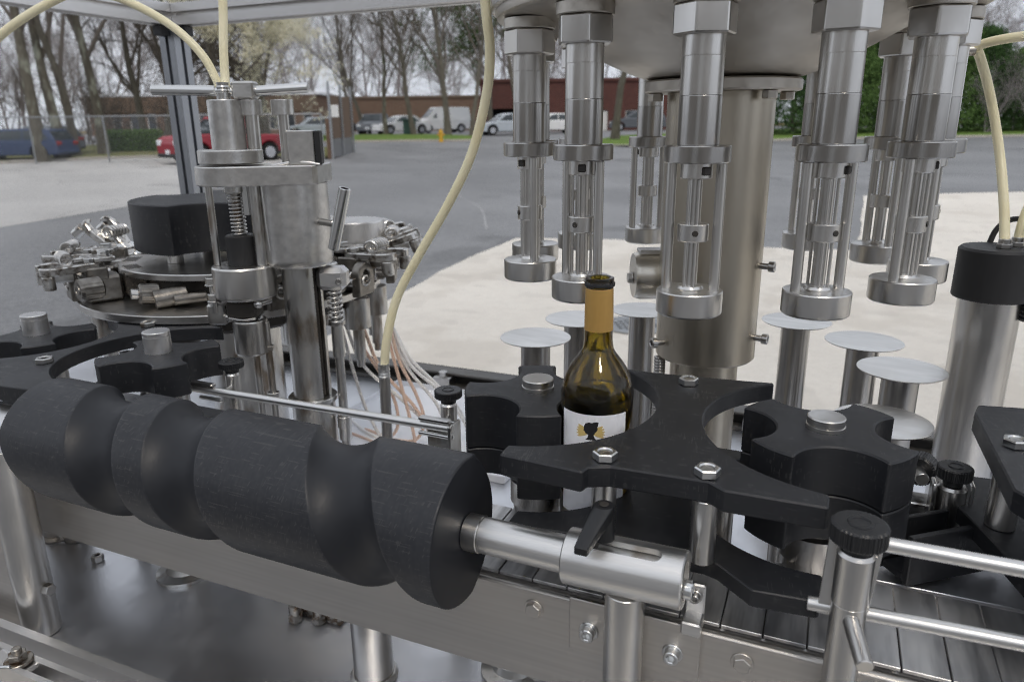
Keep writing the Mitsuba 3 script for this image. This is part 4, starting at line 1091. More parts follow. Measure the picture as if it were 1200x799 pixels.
# left guide plate between the two tall-hub star wheels
lk = thing('guide_plate', 'black plastic guide plate with a flat nut, between the two star wheels at the left', 'guide plate')
lraw = Polygon([(-1.02, -0.165), (-0.735, -0.142), (-0.66, -0.06), (-0.70, 0.19), (-0.83, 0.2), (-0.96, 0.19), (-1.0, 0.05), (-1.02, -0.07)])
lp2 = lraw.difference(circle(-0.688, 0.04, 0.150, 140)).difference(circle(-0.985, 0.036, 0.128, 140))
lp2 = max(getattr(lp2, 'geoms', [lp2]), key=lambda g: g.area).buffer(-0.003).buffer(0.003, 6)
part(lk, 'plate', prism(lp2, 0.104, 0.126, 0.0011), 'uhmw_black', 32)
for x, y in ((-0.823, -0.055), (-0.85, 0.15)):
    part(lk, 'nut', nutstud((x, y, 0.1262), 0.022, 0.0075, 0.0062), 'steel_stained', False)
    part(lk, 'standoff', cyl((x, y, 0.062), (x, y, 0.1038), 0.0118, n=28), 'steel')
part(lk, 'plate', prism(lp2.buffer(-0.008), 0.044, 0.0618, 0.0011), 'uhmw_black', 32)
for x, y in ((-0.84, 0.13), (-0.84, 0.06)):
    part(lk, 'leg', cyl((x, y, -0.249), (x, y, 0.0438), 0.0118, n=24), 'steel_dark')

# steel dead plates behind the conveyor
dkp = thing('dead_plate', 'polished steel transfer plate beside the star wheels behind the conveyor', 'plate')
dead = sbox(-0.30, 0.0285, 0.62, 0.19).difference(circle(F[0], F[1], 0.330, 120)).difference(circle(*S1, 0.036)).difference(circle(*S2, 0.036))
part(dkp, 'plate', prism(max(getattr(dead, 'geoms', [dead]), key=lambda g: g.area), -0.008, -0.002, 0.0008), 'steel_table', False)
for x, y in ((-0.22, 0.1), (0.36, 0.11), (0.55, 0.1)):
    part(dkp, 'leg', cyl((x, y, -0.249), (x, y, -0.0085), 0.012, n=20), 'steel')
dk2 = thing('dead_plate', 'steel transfer plate under the corking tower star wheels', 'plate')
pl_ = (sbox(-1.2, 0.0285, -0.58, 0.14).difference(circle(*S0, 0.036)).difference(circle(*S00, 0.036)).difference(circle(-0.84, 0.13, 0.013)).difference(circle(-0.84, 0.06, 0.013)))
part(dk2, 'plate', prism(max(getattr(pl_, 'geoms', [pl_]), key=lambda g: g.area), -0.008, -0.002, 0.0008), 'steel_table', False)
for x in (-1.1, -0.63):
    part(dk2, 'leg', cyl((x, 0.11, -0.249), (x, 0.11, -0.0085), 0.012, n=20), 'steel')

# ------------------------------------------------------------------ wine bottle
wb = thing('wine_bottle', 'dark wine bottle with a gold capsule and white label standing in the star wheel', 'bottle')
outer = [(0, 0.004), (0.012, 0.003), (0.028, 0.0), (0.034, 0.0005), (0.0384, 0.004), (0.0390, 0.010), (0.0390, 0.160), (0.0388, 0.1735), (0.0380, 0.1815), (0.0364, 0.1885), (0.0338, 0.1962), (0.0304, 0.2030), (0.0264, 0.2092), (0.0222, 0.2148), (0.0187, 0.2195), (0.0163, 0.2245), (0.0152, 0.2305), (0.0148, 0.238), (0.0146, 0.256), (0.0143, 0.270), (0.0141, 0.290)]
outer = spline([(r, 0, z) for r, z in outer[5:]], 5)[:, [0, 2]].tolist()
outer = [(0, 0.016), (0.02, 0.010), (0.03, 0.0005), (0.034, 0.0), (0.0366, 0.003)] + outer
lip = [(0.0139, 0.2905), (0.0152, 0.2915), (0.0154, 0.2955), (0.0146, 0.2962), (0.0146, 0.2975), (0.0149, 0.2985), (0.0146, 0.3003), (0.0128, 0.3008)]
inner = [(0.0100, 0.3000), (0.0098, 0.296), (0.0098, 0.27), (0.0104, 0.25), (0.0110, 0.235), (0.0120, 0.2275), (0.0140, 0.2205), (0.0180, 0.2135), (0.0225, 0.2075), (0.0268, 0.2010), (0.0302, 0.1940), (0.0328, 0.1865), (0.0344, 0.179), (0.0352, 0.170), (0.0353, 0.158), (0.0353, 0.014), (0.03, 0.008), (0.02, 0.016), (0, 0.021)]
part(wb, 'glass', lathe(outer + lip + inner, 128), 'bottle_glass', 60)
scene[wb + '__glass']['interior'] = {'type': 'ref', 'id': 'bottle_tint'}
part(wb, 'capsule', lathe([(0.0147, 0.2450), (0.01525, 0.2450), (0.0151, 0.262), (0.0147, 0.28), (0.01455, 0.2885), (0.0143, 0.2898), (0.0139, 0.2898)], 64), 'capsule_gold', 50)
part(wb, 'mouth_ring', lathe([(0.0155, 0.2918), (0.0159, 0.2922), (0.0159, 0.2950), (0.0155, 0.2954)], 64), 'ink_black', 50)


def on_bottle(poly, r, z0, a0, ang_scale=1.0):
    """Wraps a flat outline (x along the curve, y up, metres) onto the bottle side."""
    out = []
    for g in getattr(poly, 'geoms', [poly]):
        g = g.segmentize(0.002)
        m = trimesh.Trimesh(*trimesh.creation.triangulate_polygon(g, triangle_args='pq30a0.000004', engine='triangle')) if False else None
        minx, miny, maxx, maxy = g.bounds
        xs_ = np.arange(minx, maxx + 0.0015, 0.0015)
        for xa, xb in zip(xs_[:-1], xs_[1:]):
            s_ = g.intersection(sbox(xa, miny - 1, xb, maxy + 1))
            for h in getattr(s_, 'geoms', [s_]):
                if h.geom_type == 'Polygon' and h.area > 1e-10:
                    v2, f2 = trimesh.creation.triangulate_polygon(h, engine='earcut')
                    out.append(trimesh.Trimesh(np.c_[v2, np.zeros(len(v2))], f2, process=False))
    m = cat(out); v = m.vertices
    a = a0 + v[:, 0] / 0.0377
    m = trimesh.Trimesh(np.c_[r * np.cos(a), r * np.sin(a), z0 + v[:, 1]], m.faces, process=False)
    m.merge_vertices(digits_vertex=6)
    if (m.face_normals * (m.triangles_center * [1, 1, 0])).sum() < 0: m.invert()
    return m


LA = math.radians(-80)
part(wb, 'label_paper', on_bottle(sbox(-0.0375, 0.0, 0.0375, 0.118), 0.03912, 0.0445, LA), 'paper_white', True, label='white paper label with a black head silhouette over gold leaves')
# emblem: a head in profile over a gold spray
hp_ = np.array([(537, 290), (545, 272), (560, 266), (575, 268), (590, 262), (606, 264), (603, 280), (600, 292), (603, 300), (596, 312), (590, 318), (584, 330), (589, 345), (600, 356), (545, 356), (556, 343), (560, 331), (552, 326), (545, 321), (541, 312), (535, 308), (539, 300)], float)
head = Polygon(np.c_[(hp_[:, 0] - 568), -(hp_[:, 1] - 356)] * 0.00022).buffer(0.0004).buffer(-0.0004)
spray = unary_union([affinity.rotate(affinity.scale(circle(sg * 0.0088, 0, 0.0062, 24), 1, 0.26), sg * a_, origin=(0, 0)) for sg in (-1, 1) for a_ in (-22, -9, 4, 17, 30)])
spray = affinity.translate(spray, 0, 0.0085)
part(wb, 'label_gold', on_bottle(spray, 0.03918, 0.1345, LA - 0.05), 'ink_gold', True)
part(wb, 'label_silhouette', on_bottle(head, 0.03924, 0.1345, LA - 0.05), 'ink_black', True)

# ------------------------------------------------------------------ guide rails with knobs


def knob_post(k, x, y, ztop, zb, kr=0.0185, kh=0.013, body_r=0.0115, body_h=0.034, rod_r=0.009):
    part(k, 'knob', knurled((x, y, ztop - kh), kr, kh), 'black_plastic', 25)
    part(k, 'stem', cyl((x, y, ztop - kh - 0.008), (x, y, ztop - kh - 0.0005), kr * 0.55, n=24), 'black_plastic')
    part(k, 'clamp_body', lathe([(0, 0), (body_r, 0), (body_r, body_h - 0.003), (body_r - 0.002, body_h), (0, body_h)], 36, (x, y, ztop - kh - 0.008 - body_h)), 'steel')
    part(k, 'post', cyl((x, y, zb), (x, y, ztop - kh - 0.0085 - body_h), rod_r, n=32), 'steel')


rg = thing('guide_rail', 'pair of bright steel guide rods with a big knurled knob at the lower right', 'guide rail')
KX, KY = 0.2585, -0.150
knob_post(rg, KX, KY, 0.154, -0.249, 0.0215, 0.0165, 0.0142, 0.046, 0.0135)
part(rg, 'cross_pin', cyl((KX + 0.002, KY - 0.012, 0.073), (KX + 0.012, KY - 0.052, 0.064), 0.0066, n=24), 'steel')
part(rg, 'guide_rod', cyl((0.272, -0.134, 0.1305), (0.62, -0.134, 0.1325), 0.0062, n=28), 'aluminium_brushed')
part(rg, 'guide_rod', cyl((0.228, -0.131, 0.0605), (0.408, -0.131, 0.0675), 0.0062, n=28), 'aluminium_brushed')
part(rg, 'rod_tip', cyl((0.4085, -0.131, 0.0675), (0.415, -0.131, 0.0678), 0.0058, n=20), 'black_plastic')
part(rg, 'bracket', prism(Polygon([(0.2385, 0.128), (0.250, 0.119), (0.275, 0.119), (0.2795, 0.136), (0.2745, 0.066), (0.2525, 0.0555), (0.236, 0.0555)]), 0.1325, 0.1355, 0.0006).apply_transform(np.array([[1, 0, 0, 0], [0, 0, -1, 0], [0, 1, 0, 0], [0, 0, 0, 1.0]])), 'steel', False)

r2 = thing('knob_clamp', 'black knurled clamp knob between the right star wheel and the right guide plate', 'clamp')
knob_post(r2, 0.361, 0.108, 0.103, -0.249, 0.0172, 0.0135, 0.0145, 0.042, 0.011)
part(r2, 'fork_arm', rbox(0.343, 0.104, 0.055, 0.004, 0.02, 0.06), 'chrome', False)
part(r2, 'fork_arm', rbox(0.379, 0.112, 0.055, 0.004, 0.02, 0.06), 'chrome', False)
r3 = thing('side_clamp', 'black ridged side knob just behind the right star wheel', 'clamp')
part(r3, 'knob', knurled((0.333, 0.150, 0.072), 0.018, 0.022, d=(0.3, 0.95, 0)), 'black_plastic', 25)
part(r3, 'stem', cyl((0.333, 0.150, 0.072), (0.336, 0.130, 0.072), 0.007), 'steel')
part(r3, 'bracket', cat(rbox(0.340, 0.14, 0.02, 0.03, 0.03, 0.05), rbox(0.34, 0.135, -0.13, 0.02, 0.02, 0.24)), 'bright_zinc', False)

rg2 = thing('guide_rail', 'thin bright double guide rod behind the black screw', 'guide rail')
A, B = np.array([-0.640, 0.032, 0.0825]), np.array([-0.196, 0.032, 0.0865])
part(rg2, 'guide_rod', cyl(A, B, 0.0056, n=24), 'aluminium_brushed')
part(rg2, 'guide_rod', cyl(A + [0.02, 0, -0.0125], A + [0.062, 0, -0.0125], 0.003, n=16), 'chrome')
part(rg2, 'guide_rod', cyl(B + [-0.05, 0, -0.0125], B + [0.0, 0, -0.0125], 0.003, n=16), 'chrome')
for x, kx, ky in ((-0.612, -0.598, 0.078), (-0.222, -0.232, 0.088)):
    z_ = 0.0865 if x > -0.4 else 0.083
    part(rg2, 'clamp_bar', rbox(x, 0.032, z_ + 0.0085, 0.044, 0.010, 0.005), 'steel_dark', False)
    knob_post(rg2, kx, ky, 0.115, -0.249, 0.0185, 0.0105, 0.011, 0.028, 0.010)
    part(rg2, 'cross_rod', cyl((x + (0.03 if x < -0.4 else 0.012), 0.032, z_ - 0.003), (kx, ky, z_ - 0.008), 0.0035, n=16), 'steel')
part(rg2, 'clip_plate', cat(rbox(-0.199, 0.040, 0.066, 0.004, 0.03, 0.05), rbox(-0.224, 0.055, 0.066, 0.045, 0.004, 0.04)), 'steel_stained', False)

# ------------------------------------------------------------------ filler: bowl, column, valves, lifting plates
fm = thing('filler_bowl', 'large dished stainless filler bowl overhead on its thick central column', 'filler')
bowl = [(0.0, 0.506), (0.088, 0.506), (0.104, 0.5095), (0.125, 0.517), (0.15, 0.528), (0.18, 0.543), (0.21, 0.559), (0.232, 0.571), (0.25, 0.5775), (0.270, 0.579), (0.292, 0.5795), (0.2985, 0.583), (0.3005, 0.590), (0.3005, 0.80), (0.296, 0.806), (0.0, 0.81)]
part(fm, 'bowl', lathe(bowl, 128, (F[0], F[1], 0)), 'steel_bowl', 40)
part(fm, 'rim_band', lathe([(0.3006, 0.592), (0.3065, 0.593), (0.3072, 0.60), (0.3072, 0.63), (0.3065, 0.637), (0.3006, 0.638)], 128, (F[0], F[1], 0)), 'steel_stained')
part(fm, 'hub_flange', lathe([(0.0, 0.4905), (0.099, 0.4905), (0.1015, 0.4925), (0.1015, 0.5035), (0.0995, 0.5055), (0.0, 0.5055)], 72, (F[0], F[1], 0)), 'steel_bowl')
for a in np.radians([20, 80, 140, 200, 260, 320]):
    part(fm, 'flange_bolt', mv(prism(hexpoly(0.017, 0.4), 0, 0.0105, 0.001), F[0] + 0.087 * math.cos(a), F[1] + 0.087 * math.sin(a), 0.4798), 'steel_bowl', False)
part(fm, 'column', lathe([(0.0, 0.124), (0.068, 0.124), (0.0705, 0.1265), (0.0705, 0.49), (0.0, 0.49)], 96, (F[0], F[1], 0)), 'steel_column')
part(fm, 'inner_column', cyl((F[0], F[1], -0.249), (F[0], F[1], 0.1238), 0.0485, n=64), 'steel_column')
for a, z in ((-8, 0.262), (-10, 0.160), (222, 0.150)):
    a = math.radians(a); d_ = np.array([math.cos(a), math.sin(a), 0])
    o = np.array([F[0], F[1], z]) + d_ * 0.0695
    part(fm, 'cap_screw', cat(cyl(o, o + d_ * 0.012, 0.0045, n=16), socket_bolt(o + d_ * 0.0115, d_, 0.0075, 0.0085)), 'steel_dark')
part(fm, 'jack_screw', spring((F[0] - 0.058, F[1] - 0.035, -0.05), (F[0] - 0.058, F[1] - 0.035, 0.1235), 0.0065, 0.0023, 38), 'steel_dark', True)
part(fm, 'jack_rod', cyl((F[0] - 0.058, F[1] - 0.035, -0.249), (F[0] - 0.058, F[1] - 0.035, 0.1235), 0.0058, n=16), 'steel_dark')
# drive motor behind the column
mk = thing('drive_motor', 'tan steel drum shaped motor with an end bolt behind the filler column', 'motor')
mo = np.array([-0.012, 0.37, 0.232]); mdir = np.array([-0.95, -0.42, 0.0]) / np.linalg.norm([0.95, 0.42])
part(mk, 'drum', lathe([(0, 0), (0.033, 0), (0.036, 0.003), (0.036, 0.055), (0.033, 0.064), (0, 0.064)], 56, mo - mdir * 0.02, mdir), 'steel_motor')
part(mk, 'bolt', to_axis(cat(prism(hexpoly(0.014), 0, 0.008, 0.001), cyl((0, 0, 0), (0, 0, 0.002), 0.0095, n=20)), mo + mdir * 0.0445 + [0, 0, -0.004], mdir), 'steel_dark')
part(mk, 'strap', rbox(*(mo + mdir * 0.012 + [0, 0, 0.037]), 0.05, 0.03, 0.006, 0.001, rotz(math.atan2(mdir[1], mdir[0]))), 'aluminium', False)
part(mk, 'bracket', cyl(mo - mdir * 0.05, mo - mdir * 0.015, 0.02), 'steel_column')


def valve_meshes():
    """One filling valve about its own axis; x is the tangent of the bowl."""
    q = {}
    q['mounting_boss'] = ('steel_bowl', lathe([(0, 0.565), (0.031, 0.565), (0.032, 0.566), (0.032, 0.5775), (0.028, 0.5785), (0, 0.5785)], 48))
    nut = prism(hexpoly(0.0565, 0.35).intersection(circle(0, 0, 0.0315, 72)), 0.5360, 0.5645, 0.0015)
    q['hex_nut'] = ('steel', nut)
    q['sleeve'] = ('steel', lathe([(0.0195, 0.4790), (0.0213, 0.4790), (0.0213, 0.516), (0.0210, 0.5163), (0.0213, 0.5166), (0.0213, 0.5358), (0.0, 0.5358)], 56))
    q['tube'] = ('steel_dark', lathe([(0.0195, 0.4305), (0.0212, 0.4305), (0.0215, 0.4312), (0.0215, 0.4780), (0.0212, 0.4786), (0.0195, 0.4786)], 56))
    q['ring_plate'] = ('steel_dark', lathe([(0.008, 0.4128), (0.0332, 0.4128), (0.0342, 0.4138), (0.0342, 0.4290), (0.0332, 0.4302), (0.008, 0.4302)], 64))
    for n_, sx in (('guide_rod', -1), ('guide_rod', 1)):
        q[n_ + ('' if sx < 0 else '_001')] = ('steel', cyl((sx * 0.0255, 0, 0.2775), (sx * 0.0255, 0, 0.4126), 0.0055, n=24))
    q['clamp_collar'] = ('steel', lathe([(0.007, 0.3965), (0.0158, 0.3965), (0.0166, 0.3973), (0.0166, 0.4118), (0.007, 0.4125)], 40))
    for j_, (ax_, ay_) in enumerate(((0.004, 0.0112), (-0.005, 0.0108), (0.0045, -0.0110), (-0.0055, -0.0104))):
        q['thin_rod' + ('' if j_ == 0 else f'_{j_:03d}')] = ('steel', cyl((ax_, ay_, 0.2785), (ax_, ay_, 0.3964), 0.0017, n=12))
    q['clamp_collar__set_screw'] = ('grease_shade', rbox(0.011, -0.0128, 0.4045, 0.009, 0.006, 0.0085, 0.001, rotz(0.7)))  # dark block paints the shade in the square set screw hole
    q['fill_tube'] = ('steel', cyl((0, 0, 0.2775), (0, 0, 0.397), 0.0072, n=32))
    q['stop_collar'] = ('steel', lathe([(0.0074, 0.3310), (0.0156, 0.3310), (0.0165, 0.3320), (0.0165, 0.3485), (0.0156, 0.3495), (0.0074, 0.3495)], 40))
    q['stop_collar__set_screw'] = ('grease_shade', cat(cyl((0.004, -0.0160, 0.3405), (0.0042, -0.0171, 0.3405), 0.0033, n=16)))
    q['bell_cup'] = ('steel', lathe([(0, 0.2545), (0.014, 0.2525), (0.0335, 0.2515), (0.0352, 0.2530), (0.0356, 0.2545), (0.0356, 0.2765), (0.0346, 0.2778), (0.020, 0.2785), (0.0145, 0.2795), (0.013, 0.2825), (0.0075, 0.2835), (0, 0.2835)], 64))
    return q


VM = {n_: (mt, mikit.ply(m_, mt, 30)) for n_, (mt, m_) in valve_meshes().items()}
PH0 = 3.7
vl = {210: 'leftmost filling valve of the front arc, hanging clear of the bottle', 240: 'filling valve directly behind the neck of the wine bottle', 270: 'filling valve in front of the filler column', 300: 'filling valve just right of the filler column, in front',
      330: 'filling valve nearest the right pale hoses, in front', 0: 'filling valve behind the rightmost front valve, beside the pale hose', 30: 'filling valve at the back right, seen between the two right front valves',
      60: 'filling valve at the back just behind the one right of the column', 90: 'rear filling valve hidden behind the column', 120: 'filling valve at the back, left of the column above the motor',
      150: 'rear filling valve mostly hidden behind the valve at the bottle', 180: 'rear filling valve just behind the leftmost front valve'}
for a in range(0, 360, 30):
    t = math.radians(a + PH0)
    k = thing('filling_valve', vl[a], 'filling valve', 'filling valves hanging under the bowl')
    Mw = T4().translate([float(F[0] + FR * math.cos(t)), float(F[1] + FR * math.sin(t)), 0.0]).rotate([0, 0, 1], a + PH0 + 90)
    for n_, (mt, d_) in VM.items():
        kk = f'{k}__{n_}'; USED.add(kk)
        scene[kk] = {**d_, 'to_world': Mw}

ll = {0: 'raised round lifting plate second from the right, nearest and largest of the raised ones', 30: 'raised round lifting plate behind the largest one at the right', 60: 'raised round lifting plate under the valve right of the column', 90: 'raised lifting plate hidden behind the column',
      120: 'raised round lifting plate right of the bottle neck, above the drain', 150: 'raised round lifting plate just left of the bottle neck, behind', 180: 'raised round lifting plate left of the bottle behind the star wheel hub', 330: 'lower round lifting plate right behind the right star wheel',
      210: 'lowered lifting plate behind the bottle star wheel', 240: 'lowered lifting plate behind the bottle', 270: 'lowered lifting plate below the centre guide plate', 300: 'lowered lifting plate behind the right star wheel'}
for a in range(0, 360, 30):
    t = math.radians(a + PH0)
    x, y = F[0] + FR * math.cos(t), F[1] + FR * math.sin(t)
    z = 0.128 if a in (0, 30, 60, 90, 120, 150, 180) else 0.100 if a == 330 else 0.004
    k = thing('lifting_plate', ll[a], 'lifting plate', 'round lifting plates of the filler')
    part(k, 'plate', lathe([(0, z - 0.004), (0.054, z - 0.0025), (0.0562, z - 0.0012), (0.0562, z - 0.0004), (0.055, z), (0, z)], 72, (x, y, 0)), 'disc_plate')
    sr = 0.0235 if a != 330 else 0.007
    part(k, 'stem', cyl((x, y, -0.19), (x, y, z - 0.0038), sr, n=40), 'steel_dark')
    part(k, 'socket', lathe([(0, -0.249), (0.034, -0.249), (0.034, -0.196), (0.031, -0.192), (0.0, -0.192)], 40, (x, y, 0)), 'aluminium')

# ------------------------------------------------------------------ right hand hose column
hc = thing('hose_column', 'tall steel column with a black cap and hose fittings at the right', 'column')
hx_, hy_ = 0.4365, 0.5
part(hc, 'tube', cyl((hx_, hy_, -0.249), (hx_, hy_, 0.212), 0.0405, n=56), 'steel')
part(hc, 'cap', lathe([(0, 0.212), (0.048, 0.2055), (0.050, 0.2075), (0.0495, 0.275), (0.046, 0.2785), (0, 0.2785)], 64, (hx_, hy_, 0)), 'black_rubber')
for dx, dy in ((0.004, -0.012), (0.024, 0.012)):
    part(hc, 'fitting', cat(cyl((hx_ + dx, hy_ + dy, 0.278), (hx_ + dx, hy_ + dy, 0.292), 0.0082, n=20), mv(prism(hexpoly(0.017), 0, 0.007, 0.0008), hx_ + dx, hy_ + dy, 0.2788)), 'steel_dark')
# ribbed black hose
cp = spline([(hx_ + 0.042, hy_ - 0.01, 0.18), (hx_ + 0.058, hy_ - 0.02, 0.25), (hx_ + 0.062, hy_ - 0.01, 0.31), (hx_ + 0.09, hy_ + 0.01, 0.36), (hx_ + 0.16, hy_ + 0.03, 0.38), (hx_ + 0.3, hy_ + 0.05, 0.34), (hx_ + 0.42, hy_ + 0.08, 0.1), (hx_ + 0.46, hy_ + 0.1, -0.25)], 60)
single('ribbed_hose', 'black ribbed hose behind the column cap at the right edge', 'hose', tube(cp, 0.0135 + 0.0022 * np.sin(np.arange(len(cp)) * 1.25), 14), 'black_rubber', True)
single('wire_loop', 'thin black cable loop behind the column cap', 'cable', tube(spline([(hx_ - 0.01, hy_ + 0.04, 0.25), (hx_ + 0.004, hy_ + 0.055, 0.298), (hx_ + 0.03, hy_ + 0.06, 0.312), (hx_ + 0.055, hy_ + 0.05, 0.295), (hx_ + 0.06, hy_ + 0.03, 0.25)]), 0.004, 10), 'black_rubber', True)

hoses = [('pale yellow hose curving down into the upright fitting behind the screw', [(-0.234, 0.228, 0.82), (-0.234, 0.228, 0.72), (-0.234, 0.228, 0.64), (-0.232, 0.232, 0.59), (-0.229, 0.234, 0.547), (-0.236, 0.236, 0.493), (-0.260, 0.234, 0.414), (-0.298, 0.229, 0.342), (-0.345, 0.218, 0.266), (-0.379, 0.205, 0.201), (-0.393, 0.192, 0.137), (-0.398, 0.189, 0.095)], 0.0068),
         ('pale yellow hose rising straight up from the top of the corking tower', [(-0.665, 0.203, 0.509), (-0.673, 0.216, 0.566), (-0.68, 0.233, 0.633), (-0.685, 0.245, 0.711), (-0.687, 0.255, 0.884)], 0.0066),
         ('pale yellow hose arching over the top left corner to the corking tower', [(-1.151, 0.004, 0.383), (-1.083, 0.042, 0.508), (-0.992, 0.087, 0.593), (-0.926, 0.131, 0.641), (-0.878, 0.156, 0.657), (-0.823, 0.177, 0.643), (-0.753, 0.195, 0.605), (-0.706, 0.205, 0.56), (-0.68, 0.208, 0.511)], 0.0064),
         ('pale yellow hose dropping from the filler to the left fitting of the column cap', [(0.380, 0.570, 0.548), (0.388, 0.580, 0.535), (0.404, 0.592, 0.50), (0.420, 0.594, 0.452), (0.434, 0.575, 0.39), (0.440, 0.53, 0.33), (0.4405, 0.489, 0.285)], 0.0066),
         ('pale yellow hose running level off the right edge at the top', [(0.372, 0.572, 0.545), (0.384, 0.568, 0.553), (0.405, 0.560, 0.558), (0.441, 0.552, 0.561), (0.52, 0.53, 0.561), (0.7, 0.5, 0.54)], 0.0066),
         ('short pale yellow hose rising right from the column cap', [(0.4605, 0.513, 0.285), (0.463, 0.518, 0.31), (0.470, 0.53, 0.335), (0.49, 0.555, 0.375), (0.53, 0.59, 0.46), (0.6, 0.6, 0.6)], 0.0066)]
for lb, p, r in hoses:
    single('pale_hose', lb, 'hose', tube(spline(p, 12), r, 16), 'hose_latex', True)
bf = thing('bowl_elbow', 'small steel elbow under the bowl rim where two pale hoses start', 'elbow')
part(bf, 'barb', cat(cyl((0.352, 0.566, 0.545), (0.378, 0.571, 0.547), 0.0075, n=20), cyl((0.35, 0.566, 0.5405), (0.35, 0.566, 0.578), 0.0085, n=20)), 'steel_rust')
uf_ = thing('vent_pipe', 'upright grey pipe stub behind the screw taking the long pale hose', 'pipe')
part(uf_, 'pipe', cyl((-0.402, 0.185, -0.249), (-0.3985, 0.188, 0.078), 0.0085, n=28), 'steel_dark')
part(uf_, 'ferrule', lathe([(0, 0), (0.009, 0), (0.0095, 0.002), (0.0085, 0.004), (0.0095, 0.006), (0.0085, 0.009), (0.0095, 0.012), (0.0085, 0.016), (0.009, 0.022), (0, 0.022)], 24, (-0.3985, 0.188, 0.0785)), 'steel_stained')

# ------------------------------------------------------------------ corking tower
tw = thing('corking_tower', 'single head corking tower of cast steel with a cross handle and springs', 'corking machine')
TX, TY = -0.593, 0.252
HX, HY = -0.665, 0.197
U = np.array([0.917, 0.398])          # across the tower, head side to column side


def at(c, t, n=0.0):
    """Plan point t along U from c and n behind it."""
    return c[0] + U[0] * t - U[1] * n, c[1] + U[1] * t + U[0] * n


Tc, Hc = (TX, TY), (HX, HY)
part(tw, 'pedestal', lathe([(0, -0.249), (0.05, -0.249), (0.05, -0.242), (0.037, -0.236), (0.037, -0.008), (0.042, -0.0075), (0.0425, -0.001), (0.041, 0.0005), (0, 0.0005)], 56, (TX, TY, 0)), 'steel_stained')
notch = affinity.translate(affinity.rotate(sbox(0.0215, -0.0075, 0.05, 0.0075), -5, origin=(0, 0)), TX, TY)
part(tw, 'column', prism(circle(TX, TY, 0.0325, 72).difference(notch), 0.0008, 0.2345, 0.0006), 'steel_stained', 32)
part(tw, 'slot_shade', affinity and rbox(*at(Tc, 0.0205, -0.0115), 0.115, 0.006, 0.012, 0.226, 0.001, rotz(math.radians(-5))), 'grease_shade', False)  # dark strip paints the shade inside the column's slot
part(tw, 'collar', lathe([(0.033, 0.2345), (0.050, 0.233), (0.0535, 0.237), (0.0548, 0.246), (0.0540, 0.3655), (0.02, 0.3655)], 72, (TX, TY, 0)), 'steel_cast', 40)
capsule = unary_union([circle(HX, HY, 0.056, 72), Polygon([at(Hc, 0, -0.056), at(Tc, 0.045, -0.050), at(Tc, 0.052, -0.043), at(Tc, 0.052, 0.05), at(Hc, 0, 0.056)])])
part(tw, 'arm_plate', prism(capsule, 0.3658, 0.3955, 0.0018), 'steel_cast', 32)
part(tw, 'cover_strip', tube([(*at(Tc, t, -0.04), 0.398 + 0.0025 * math.sin(t * 70)) for t in np.linspace(-0.02, 0.056, 14)], 0.0022, 8), 'aluminium', True)
part(tw, 'head_disc', lathe([(0, 0.3985), (0.047, 0.3985), (0.049, 0.400), (0.049, 0.4180), (0.0475, 0.4196), (0, 0.4196)], 64, (HX, HY, 0)), 'steel_cast', 40)
part(tw, 'barrel', lathe([(0, 0.4198), (0.0262, 0.4198), (0.0262, 0.4915), (0.0252, 0.4938), (0.014, 0.4938), (0, 0.4938)], 48, (HX, HY, 0)), 'steel_cast', 40)
part(tw, 'hose_barb', lathe([(0, 0.494), (0.0105, 0.494), (0.0105, 0.5035), (0.009, 0.5045), (0.0098, 0.507), (0.0086, 0.509), (0.0098, 0.512), (0.0086, 0.5145), (0.0092, 0.519), (0, 0.519)], 28, (HX, HY, 0)), 'steel_stained')
for t, n, r, rc, z0, z1, zc in ((0.037, 0.008, 0.0108, 0.0172, 0.4196, 0.471, 0.4935), (0.085, 0.012, 0.0085, 0.0172, 0.3957, 0.471, 0.4935)):
    x, y = at(Hc, t, n)
    rd = part(tw, 'tie_rod', cyl((x, y, z0), (x, y, z1 + 0.002), r, n=32), 'steel')
    part(rd, 'rod_cap', lathe([(0, z1), (rc, z1), (rc, zc - 0.001), (rc - 0.001, zc), (0, zc)], 40, (x, y, 0)), 'steel_cast')
bx, by = at(Hc, 0.118, -0.002)
part(tw, 'stop_block', rbox(bx - 0.0035 * U[0], by - 0.0035 * U[1], 0.4215, 0.040, 0.036, 0.0515, 0.0015, rotz(YAW + 0.12)), 'steel_cast', False)
part(tw, 'block_shade', rbox(*at((bx, by), 0.0215, 0.004), 0.4212, 0.009, 0.036, 0.0505, 0.001, rotz(YAW + 0.12)), 'black_rubber', False)  # black slab paints the stop block's shaded right face
bl = at(Hc, -0.112, 0.01); br = at(Hc, 0.118, 0.02)
hb = part(tw, 'cross_handle', cyl((*at(Hc, -0.112, 0.006), 0.5095), (*at(Hc, -0.013, 0.006), 0.5075), 0.0078, n=28), 'chrome')
part(tw, 'cross_handle', cyl((*at(Hc, 0.048, 0.006), 0.506), (*at(Hc, 0.128, 0.012), 0.511), 0.0078, n=28), 'chrome')
part(tw, 'handle_boss', rbox(*at(Hc, 0.032, 0.006), 0.5075, 0.034, 0.03, 0.026, 0.003, rotz(YAW)), 'steel_cast', False)
part(tw, 'handle_pin', cyl((*at(Hc, -0.014, 0.006), 0.5065), (*at(Hc, 0.016, 0.006), 0.5065), 0.0062, n=20), 'chrome')
